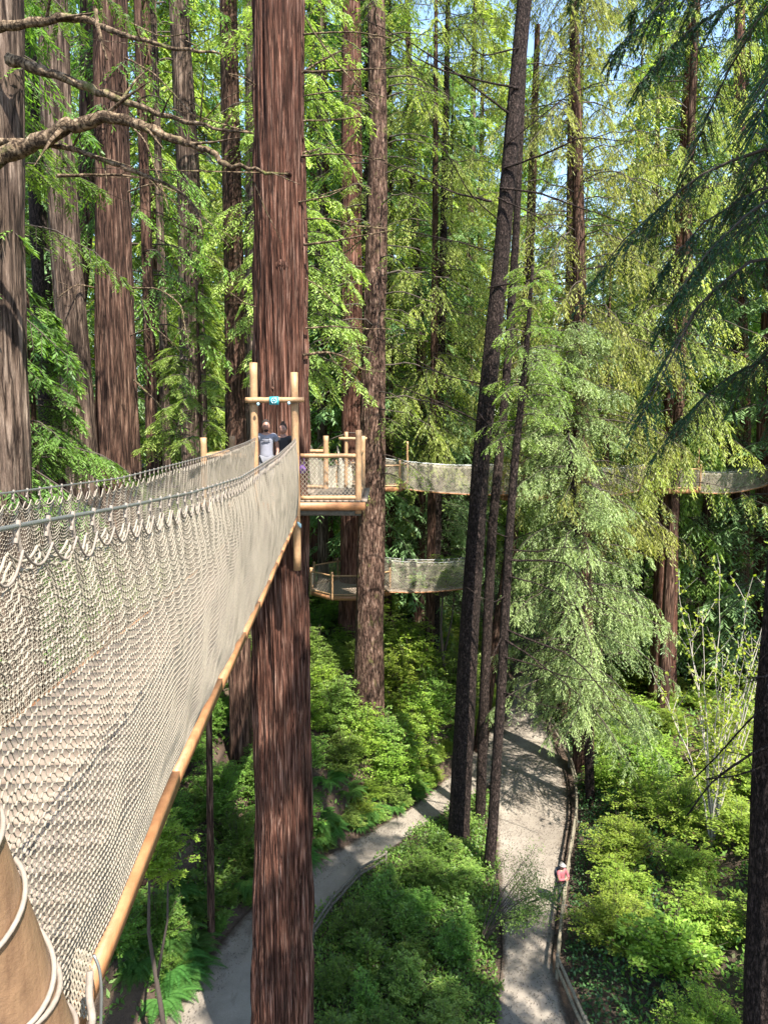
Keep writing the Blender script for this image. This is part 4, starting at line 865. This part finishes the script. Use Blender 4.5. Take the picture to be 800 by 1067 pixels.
# emblem on the crossbar: square teal plaque with pale ring and dot
c = at(285.5, 417.5, 16.12); em = MB().box(c + Vector((0, .012, 0)), (.10, .01, .085)).obj('emblem', M['teal']); parent_keep(em, PF)
em2 = MB(); t = np.linspace(0, 2 * math.pi, 25); em2.tube([c + Vector((math.cos(a) * .055, -.006, math.sin(a) * .055)) for a in t], .012, 0, 6, False)
em2.tube([c + Vector((0, -.002, 0)), c + Vector((0, -.016, 0))], .022, 0, 10)
em2 = em2.obj('emblem_ring', M['paleblue']); em2.matrix_parent_inverse = em.matrix_parent_inverse; em2.parent = em
em2.matrix_parent_inverse = Matrix.Identity(4)
for (u, v) in ((269, 421), (301, 420)):
    p = at(u, v, 16.1); parent_keep(MB().tube([p + Vector((0, 0, .03)), p, p - Vector((0, 0, .04))], [.02, .035, .015], 0, 8).obj('clamp', M['paleblue'], smooth=True), PF)
p = at(312, 547, 16.3); parent_keep(MB().tube([p + Vector((-.05, 0, .08)), p, p + Vector((.03, 0, -.06))], [.02, .045, .02], 0, 8).obj('clamp', M['paleblue'], smooth=True), PF)
rl = dict(top=at(340, 475, 16.5).z, bot=at(340, 519, 16.5).z)
posts = [(-4.02, 16.6), (-0.58, 16.6), (-4.02, 19.75), (-0.58, 19.75), (-1.55, 19.75)]
for (px_, py_) in posts:
    zt = at(0, 448 if px_ > -2 and py_ < 17 else 456, 16.5).z; part_log(PF, 'post', (px_, py_, DZ - .3), (px_ + .02, py_, zt), .075)
def netpanel(P0, P1, z0, z1, cell=.085, rope=.0065, parent=PF):
    P0 = np.array(P0, float); P1 = np.array(P1, float); Ln = np.linalg.norm(P1 - P0); nc = int(Ln / cell); n = int((z1 - z0) / cell * 2 / 1.25)
    n += n % 2; ii, jj = np.meshgrid(np.arange(nc + 1), np.arange(n + 1), indexing='ij'); s = np.clip((ii + .5 * (jj % 2)) / nc, 0, 1)
    Q = np.zeros((*s.shape, 3)); Q[..., :2] = P0 + (P1 - P0) * s[..., None]; Q[..., 2] = z1 + (z0 - z1) * jj / n
    e = []
    for j in range(n):
        e.append((Q[:, j], Q[:, j + 1])); e.append((Q[1:, j], Q[:-1, j + 1]) if j % 2 == 0 else (Q[:-1, j], Q[1:, j + 1]))
    o = MB().tubes(np.concatenate([x[0] for x in e]), np.concatenate([x[1] for x in e]), rope, rope, 0, 3).obj('net_panel', M['rope']); parent_keep(o, parent)
def railing(P0, P1, zt, zb, parent=PF, r=.05, net=True, cell=.085, rope=.0065):
    part_log(parent, 'rail', (*P0, zt), (*P1, zt), r, taper=1.0); part_log(parent, 'rail', (*P0, zb), (*P1, zb), r * 1.0, taper=1.0)
    if net: netpanel(P0, P1, zb, zt, cell, rope, parent)
ZT, ZB = rl['top'], rl['bot'] + .0
railing((xg + .1, 16.55), (-.6, 16.6), ZT, ZB)
railing((-4.0, 16.6), (xl - .1, 16.55), ZT + .0, ZB)
railing((-4.02, 16.65), (-4.02, 19.7), ZT, ZB, cell=.1); railing((-.58, 16.65), (-.58, 19.7), ZT, ZB, cell=.1); railing((-4.0, 19.75), (-1.6, 19.75), ZT, ZB, cell=.12)
# small exit frame at the back right corner
part_log(PF, 'gate_post', (-1.02, 19.9, DZ), (-1.0, 19.9, at(0, 450, 19.9).z), .05); part_log(PF, 'crossbar', (-1.2, 19.85, at(0, 457, 19.9).z), (-.45, 19.85, at(0, 457, 19.9).z), .04)

# ------------------------------------------------------------------ far platforms and bridges
def mini_platform(label, cx, cy, deckz, r, post_px, group=None, sides=6, rot=0.0, ph=1.35, n_tall=2):
    t = thing('tree_platform', label, 'platform', (cx, cy, deckz), group)
    corners = [(cx + r * math.cos(rot + k * 2 * math.pi / sides), cy + r * math.sin(rot + k * 2 * math.pi / sides)) for k in range(sides)]
    mb = MB(); V = [[*c, deckz] for c in corners] + [[cx, cy, deckz]] + [[*c, deckz - .06] for c in corners] + [[cx, cy, deckz - .06]]
    n = sides; fq = []
    for k in range(0, n, 2):
        fq.append([n, k, (k + 1) % n, (k + 2) % n]); fq.append([2 * n + 1, n + 1 + (k + 2) % n, n + 1 + (k + 1) % n, n + 1 + k])
    mb.add(V, fq); parent_keep(mb.obj('deck', M['deck']), t)
    mb = MB()
    for k in range(n):
        a = Vector((*corners[k], deckz - .09)); b_ = Vector((*corners[(k + 1) % n], deckz - .09)); dd = b_ - a
        mb.box((a + b_) / 2, (.03, dd.length / 2 - .03, .11), 0, dd.to_track_quat('Y', 'Z').to_matrix())
        mb.box((a + Vector((cx, cy, deckz - .2))) / 2, (.04, (a.xy - Vector((cx, cy))).length / 2 - .3, .08), 0, (Vector((cx, cy, a.z)) - a).to_track_quat('Y', 'Z').to_matrix())
    parent_keep(mb.obj('fascia', M['plank']), t)
    for k in range(n):
        h_ = ph + (.9 if k < n_tall else 0)
        part_log(t, 'post', (*corners[k], deckz - .2), (*corners[k], deckz + h_), .06, sides=8)
        P0, P1 = corners[k], corners[(k + 1) % n]
        if k in (0,): continue
        railing(P0, P1, deckz + 1.1, deckz + .1, t, .04, True, .14, .008)
    return t
pz = at(0, 508, 37).z
mini_platform('small platform half hidden behind the mossy brown trunk at the upper net bridge', -.6, 38.3, pz, 1.9, None, rot=.3)
e0 = at(404, 500, 37.6); e1 = at(548, 515, 38.5)
def par(z0, z1, sag): return lambda t: z0 + (z1 - z0) * np.asarray(t) - sag * 4 * np.asarray(t) * (1 - np.asarray(t))
def far_bridge(label, ua, ub, Ya, Yb, va0, vb0, va1, vb1, sagt, sagb, w=.9, **k):
    a = at(ua, va1, Ya); b_ = at(ub, vb1, Yb)
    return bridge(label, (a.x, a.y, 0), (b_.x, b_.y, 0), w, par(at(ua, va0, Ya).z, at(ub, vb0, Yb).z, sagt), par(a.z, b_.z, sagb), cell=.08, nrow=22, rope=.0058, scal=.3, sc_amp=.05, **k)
far_bridge('upper grey net bridge between the mossy trunk and the leaning trunk', 403, 546, 37.3, 38.6, 478, 483, 507, 515, .22, .18)
mini_platform('dark-sided platform just behind the leaning trunk and thin pole tree', at(545, 515, 39.4).x, 39.4, at(0, 516, 39.4).z, 1.35, None, rot=.5)
# its tree
px_tree('redwood_tree', 'short dark trunk under the platform behind the thin pole tree', [(552, 250, 10), (541, 500, 11), (528, 600, 12), (508, 715, 13)], 39.8, M['brownbark'], sides=30, amp=.05, seed=66, top=20)
far_bridge('hidden stretch of net bridge behind the weeping conifers', 556, 672, 39.2, 40.2, 482, 484, 516, 510, .3, .3)
mini_platform('orange-edged platform around the trunk above the bright shrubs', at(694, 508, 41.4).x, 41.2, at(0, 508, 41.2).z, 1.8, None, rot=.2)
far_bridge('short sagging net bridge of pale netting near the right edge', 718, 800, 40.3, 41.5, 490, 484, 512, 505, .25, .28)
# link from main platform to the next one
bridge('net bridge running straight back from the main platform', (-1.25, 19.95, 0), (-1.6, 36.4, 0), .7, par(-.5, pz + 1.2, .3), par(-1.65, pz, .4), cell=.07, nrow=24, rope=.004, scal=.3, sc_amp=.04)
# lower level
lz = at(0, 618, 39).z
mini_platform('lower platform with leaning rails at the foot of the dark furrowed redwood', at(366, 618, 40.3).x, 40.3, lz, 2.3, None, rot=-.4, ph=1.3, sides=8, n_tall=0)
far_bridge('lower net bridge partly covered by lime shrubs', 405, 492, 38.4, 39.5, 584, 584, 617, 612, .12, .12)
part_log(bpy.data.objects['rope_bridge'], 'spare', (0, 0, -30), (0, 0, -30.1), .01) if False else None

# ------------------------------------------------------------------ fences
def fence(label, pts, h=.85, r=.055, mat='greyrail', double=True):
    b0 = pts[0]; t = thing('rail_fence', label, 'fence', (b0[0], b0[1], b0[2]))
    for i, p in enumerate(pts):
        part_log(t, 'post', (p[0], p[1], p[2] - .1), (p[0], p[1], p[2] + h + .06), r * 1.15, mat, sides=8)
    for a, b_ in zip(pts[:-1], pts[1:]):
        for hh in ((h - .04, .42) if double else (h - .04,)):
            part_log(t, 'rail', (a[0], a[1], a[2] + hh), (b_[0], b_[1], b_[2] + hh), r, mat, sides=8, wob=.02)
    return t
def fpts(px): return [tuple(Vector(at_ground(u, v)) + Vector((.12, 0, .05))) for u, v in px]
fence('mossy two-rail fence along the outer side of the right path', fpts([(640, 1150), (604, 1090), (576, 1022), (583, 955), (590, 905), (597, 862), (597, 828), (590, 800), (581, 779), (570, 760)]))
fence('short dark rail fence beside the left path near the big trunk', [tuple(at_ground(u, v)) for u, v in [(326, 985), (345, 955), (374, 922), (402, 905)]], .7, .05, 'darkrail')

# ------------------------------------------------------------------ people
def skinmesh(chains, sub=1, root=None):
    """chains: list of [(pos, radius), ...]; shared positions are merged. Returns an evaluated mesh"""
    verts, rad, edges, idx = [], [], [], {}
    def vi(p, r_):
        k = (round(p[0], 4), round(p[1], 4), round(p[2], 4))
        if k not in idx: idx[k] = len(verts); verts.append(p); rad.append(r_)
        return idx[k]
    for ch in chains:
        ids = [vi(tuple(p), r_) for p, r_ in ch]
        for a, b_ in zip(ids[:-1], ids[1:]): edges.append((a, b_))
    me = bpy.data.meshes.new('skin'); me.from_pydata(verts, edges, []); o = bpy.data.objects.new('skin', me); C.objects.link(o)
    md = o.modifiers.new('s', 'SKIN'); sv = me.skin_vertices[0].data
    for i, r_ in enumerate(rad): sv[i].radius = (r_, r_) if not isinstance(r_, tuple) else r_; sv[i].use_root = (i == 0)
    md.use_smooth_shade = True
    ms = o.modifiers.new('u', 'SUBSURF'); ms.levels = sub; ms.render_levels = sub
    dg = bpy.context.evaluated_depsgraph_get(); out = bpy.data.meshes.new_from_object(o.evaluated_get(dg)); bpy.data.objects.remove(o); bpy.data.meshes.remove(me)
    return out
skin_m = plain('skin_tone', (0.26, 0.135, 0.095), .5, 0, .06); 
def ellip(bm, c, r, seg=20, f=None):
    res = bmesh.ops.create_uvsphere(bm, u_segments=seg, v_segments=seg * 2 // 3, radius=1.0)
    for v in res['verts']:
        q = v.co.copy()
        if f: q = f(q)
        v.co = Vector((c[0] + q.x * r[0], c[1] + q.y * r[1], c[2] + q.z * r[2]))
    return res['verts']
def person(label, loc, rz, scale, J, shirt, trousers, hairc, bun=False, extra=None, cap=None, shoe=(.03, .03, .03), sleeve=.55, beard=False, tilt=0.0):
    t = thing('person', label, 'person', loc, None, rz); t.scale = (scale,) * 3
    V = lambda k: Vector(J[k])
    body = [[(V('pelvis'), .105), (V('waist'), .10), (V('chest'), .125), (V('neckb'), .065), (V('neck'), .052), (V('skull'), .06)]]
    for s in 'LR':
        body.append([(V('chest'), .125), (V('sh' + s), .062), (V('el' + s), .042), (V('wr' + s), .028), (V('palm' + s), .036)])
        body.append([(V('pelvis'), .105), (V('hip' + s), .085), (V('kn' + s), .055), (V('an' + s), .038), (V('toe' + s), .035)])
    me = skinmesh(body, 2); bm = bmesh.new(); bm.from_mesh(me)
    for s in 'LR':
        pw, pp = V('wr' + s), V('palm' + s); d = (pp - pw).normalized(); side = d.cross(Vector((0, 1, 0)))
        side = side.normalized() if side.length > .1 else Vector((1, 0, 0)); curl = Vector((0, -1, 0)) if d.z < -.4 else d.cross(side)
        for k in range(5):
            if k < 4: o = (k - 1.5) * .019; L = [.062, .075, .07, .055][k]; c = [(pp - d * .02 + side * o * .6, .012), (pp + d * .03 + side * o, .0095), (pp + d * (.03 + L * .5) + side * o + curl * .012, .0085), (pp + d * (.03 + L * .85) + side * o + curl * .035, .0075)]
            else: c = [(pp - d * .03, .013), (pp - d * .005 - side * .038 + curl * .01, .011), (pp + d * .03 - side * .048 + curl * .025, .009)]
            fm = skinmesh([c], 1); bm.from_mesh(fm)
    hd = V('skull') + Vector((0, -.012, .075))
    def hf(q):
        q = q.copy()
        if q.z < 0: k = 1 - .30 * (-q.z) ** 1.4; q.x *= k; q.y = q.y * (k if q.y > 0 else 1 - .08 * -q.z)
        if q.y < -.75 and abs(q.x) < .16 and -.45 < q.z < .1: q.y -= .16 * (1 - abs(q.x) / .16) * (1 - abs(q.z + .22) / .34 if abs(q.z + .22) < .34 else 0)
        if q.y < -.6 and .0 < q.z < .22 and .2 < abs(q.x) < .55: q.y += .06
        return q
    ellip(bm, hd, (.087, .104, .132), 36, hf)
    for s in (-1, 1): ellip(bm, hd + Vector((s * .077, .008, -.012)), (.012, .022, .032), 8)
    me = bpy.data.meshes.new('body'); 
    nb = len(bm.faces)
    for s in (-1, 1):
        ellip(bm, hd + Vector((s * .031, -.088, .010)), (.017, .012, .010), 8)
        ellip(bm, hd + Vector((s * .030, -.087, .030)), (.023, .010, .006), 8)
    ellip(bm, hd + Vector((0, -.088, -.062)), (.024, .008, .006), 8)
    for i, f_ in enumerate(bm.faces):
        f_.smooth = True; f_.material_index = 1 if i >= nb else 0
    for f_ in list(bm.faces)[-60:]: pass
    bm.to_mesh(me); bm.free(); me.materials.append(skin_m); me.materials.append(plain('face_features', (.07, .03, .025), .5))
    b_ = link('body', me, t)
    def cloth(nm, chains, col, sub=2, mat=None):
        me = skinmesh(chains, sub); me.materials.append(mat or plain(nm + '_cloth', col, .85, 0, .12, 9)); 
        for p in me.polygons: p.use_smooth = True
        return link(nm, me, t)
    tor = [[(V('pelvis') + Vector((0, 0, -.07)), (.152, .125)), (V('pelvis') + Vector((0, 0, .02)), (.158, .125)), (V('waist'), (.148, .118)), (V('chest') - Vector((0, 0, .04)), (.165, .135)), (V('neckb') - Vector((0, 0, .0)), (.078, .074))]]
    for s in 'LR':
        e = V('sh' + s).lerp(V('el' + s), sleeve if sleeve < 1 else .99)
        c = [(V('chest') - Vector((0, 0, .04)), (.165, .135)), (V('sh' + s), .078), (e, .062)]
        if sleeve >= 1: c.append((V('wr' + s), .042))
        tor.append(c)
    cloth('shirt', tor, shirt)
    leg = []
    for s in 'LR': leg.append([(V('pelvis') - Vector((0, 0, .03)), (.132, .110)), (V('hip' + s), .10), (V('kn' + s), .075), (V('an' + s) + Vector((0, 0, .03)), .058)])
    cloth('trousers', leg, trousers)
    for s in 'LR':
        a, tp = V('an' + s), V('toe' + s); bm = bmesh.new(); ellip(bm, (a + tp) / 2 + Vector((0, -.01, -.035)), (.052, .14, .05), 14, lambda q: Vector((q.x, q.y, max(q.z, -.6))))
        for f_ in bm.faces: f_.smooth = True
        me = bpy.data.meshes.new('shoe'); bm.to_mesh(me); bm.free(); me.materials.append(plain('shoe_leather', shoe, .6)); link('shoe', me, t)
    bm = bmesh.new(); hm = plain('hair', tuple(x * .45 for x in hairc), .95, 0, .3, 60)
    def hr(q):
        front = max(0, -q.y); lim = -.25 + .95 * front ** 1.3
        q = q.copy()
        if q.z < lim: q = Vector((q.x * .80, q.y * .80 + .05, max(q.z, -.5)))
        return q * (1 + .05 * math.sin(q.x * 19) * math.sin(q.y * 17 + q.z * 13))
    ellip(bm, hd + Vector((0, .012, .020)), (.092, .104, .131), 40, hr)
    if bun: ellip(bm, hd + Vector((.0, .02, .150)), (.042, .04, .036), 16)
    if beard: ellip(bm, hd + Vector((0, -.052, -.088)), (.050, .036, .032), 14)
    for f_ in bm.faces: f_.smooth = True
    me = bpy.data.meshes.new('hair'); bm.to_mesh(me); bm.free(); me.materials.append(hm); link('hair', me, t)
    if cap:
        bm = bmesh.new(); ellip(bm, hd + Vector((0, .0, .045)), (.094, .110, .092), 20, lambda q: Vector((q.x, q.y, max(q.z, -.05)))); ellip(bm, hd + Vector((0, -.03, .043)), (.12, .15, .010), 20)
        for f_ in bm.faces: f_.smooth = True
        me = bpy.data.meshes.new('hat'); bm.to_mesh(me); bm.free(); me.materials.append(plain('hat_cloth', cap, .8)); link('hat', me, t)
    if extra: extra(t, hd)
    return t
def stand(**o):
    J = dict(pelvis=(0, 0, .95), waist=(0, .005, 1.10), chest=(0, .0, 1.30), neckb=(0, .01, 1.45), neck=(0, .0, 1.48), skull=(0, -.005, 1.515),
             shL=(-.185, .0, 1.40), elL=(-.235, .02, 1.12), wrL=(-.25, -.04, .88), palmL=(-.25, -.06, .80), shR=(.185, .0, 1.40), elR=(.235, .02, 1.12), wrR=(.25, -.04, .88), palmR=(.25, -.06, .80),
             hipL=(-.095, 0, .88), knL=(-.10, -.01, .49), anL=(-.10, .02, .10), toeL=(-.11, -.14, .04), hipR=(.095, 0, .88), knR=(.11, -.02, .49), anR=(.12, .02, .10), toeR=(.14, -.14, .04))
    J.update(o); return J
def chestmark(t, hd):
    m_ = MB()
    for (x0, x1, z) in ((-.09, .09, 1.305), (-.07, .05, 1.275), (-.05, .08, 1.335)): m_.box(((x0 + x1) / 2, -.139, z), ((x1 - x0) / 2, .004, .008))
    m_.obj('shirt_print', plain('pale_print', (.24, .24, .27), .8), t)
man = person('bearded man in a grey t-shirt standing between the gate posts', (-2.63, 16.72, DZ), R(12), 1.03, stand(elR=(.25, .05, 1.12), wrR=(.22, -.05, .90), palmR=(.20, -.09, .83)), (.18, .18, .21), (.14, .14, .155), (.035, .022, .016), extra=chestmark, beard=True)
woman = person('smiling woman in a black top with hair in a bun beside the right gate post', (-2.27, 16.9, DZ), R(-8), .99, stand(), (.012, .012, .014), (.05, .06, .09), (.10, .055, .03), bun=True)
def pack(t, hd):
    bm = bmesh.new(); ellip(bm, (0, .20, 1.22), (.15, .10, .24), 16, lambda q: Vector((max(-.8, min(.8, q.x)), q.y, max(-.85, min(.85, q.z)))))
    me = bpy.data.meshes.new('backpack'); bm.to_mesh(me); bm.free(); me.materials.append(plain('backpack_cloth', (.05, .05, .06), .8)); link('backpack', me, t)
pp = at_ground(585, 946)
walker = person('walker in a pink top and pale hat leaning by the rail fence on the path', (pp.x - .05, pp.y, -17.90), R(35), 1.0,
    stand(elR=(.24, -.12, 1.16), wrR=(.06, -.26, 1.14), palmR=(-.01, -.27, 1.16), elL=(-.24, -.12, 1.16), wrL=(-.07, -.24, 1.20), palmL=(.0, -.25, 1.22)), (.26, .07, .08), (.03, .03, .035), (.2, .18, .16), cap=(.20, .19, .18), sleeve=1.0, extra=pack)
# purple bag behind the railing net
bm = bmesh.new(); p = at(315, 489, 16.85); ellip(bm, p, (.085, .06, .10), 14, lambda q: q * (1 + .12 * math.sin(q.x * 9 + q.z * 7)))
for f_ in bm.faces: f_.smooth = True
me = bpy.data.meshes.new('bag'); bm.to_mesh(me); bm.free(); me.materials.append(M['purple']); bg_ = link('bag', me); tag(bg_, 'small purple bag hanging behind the railing beside the right gate post', 'bag')
hk = MB().tube([p + Vector((-.05, 0, .10)), p + Vector((-.03, -.1, .30)), p + Vector((.04, -.1, .30)), p + Vector((.05, 0, .10))], .012, 0, 6, False).obj('strap', M['purple'], bg_)
# unused prototypes never placed
for L in BUSH.values():
    for t_, u_ in L:
        if not u_:
            for ch in list(t_.children): bpy.data.objects.remove(ch)
            bpy.data.objects.remove(t_)
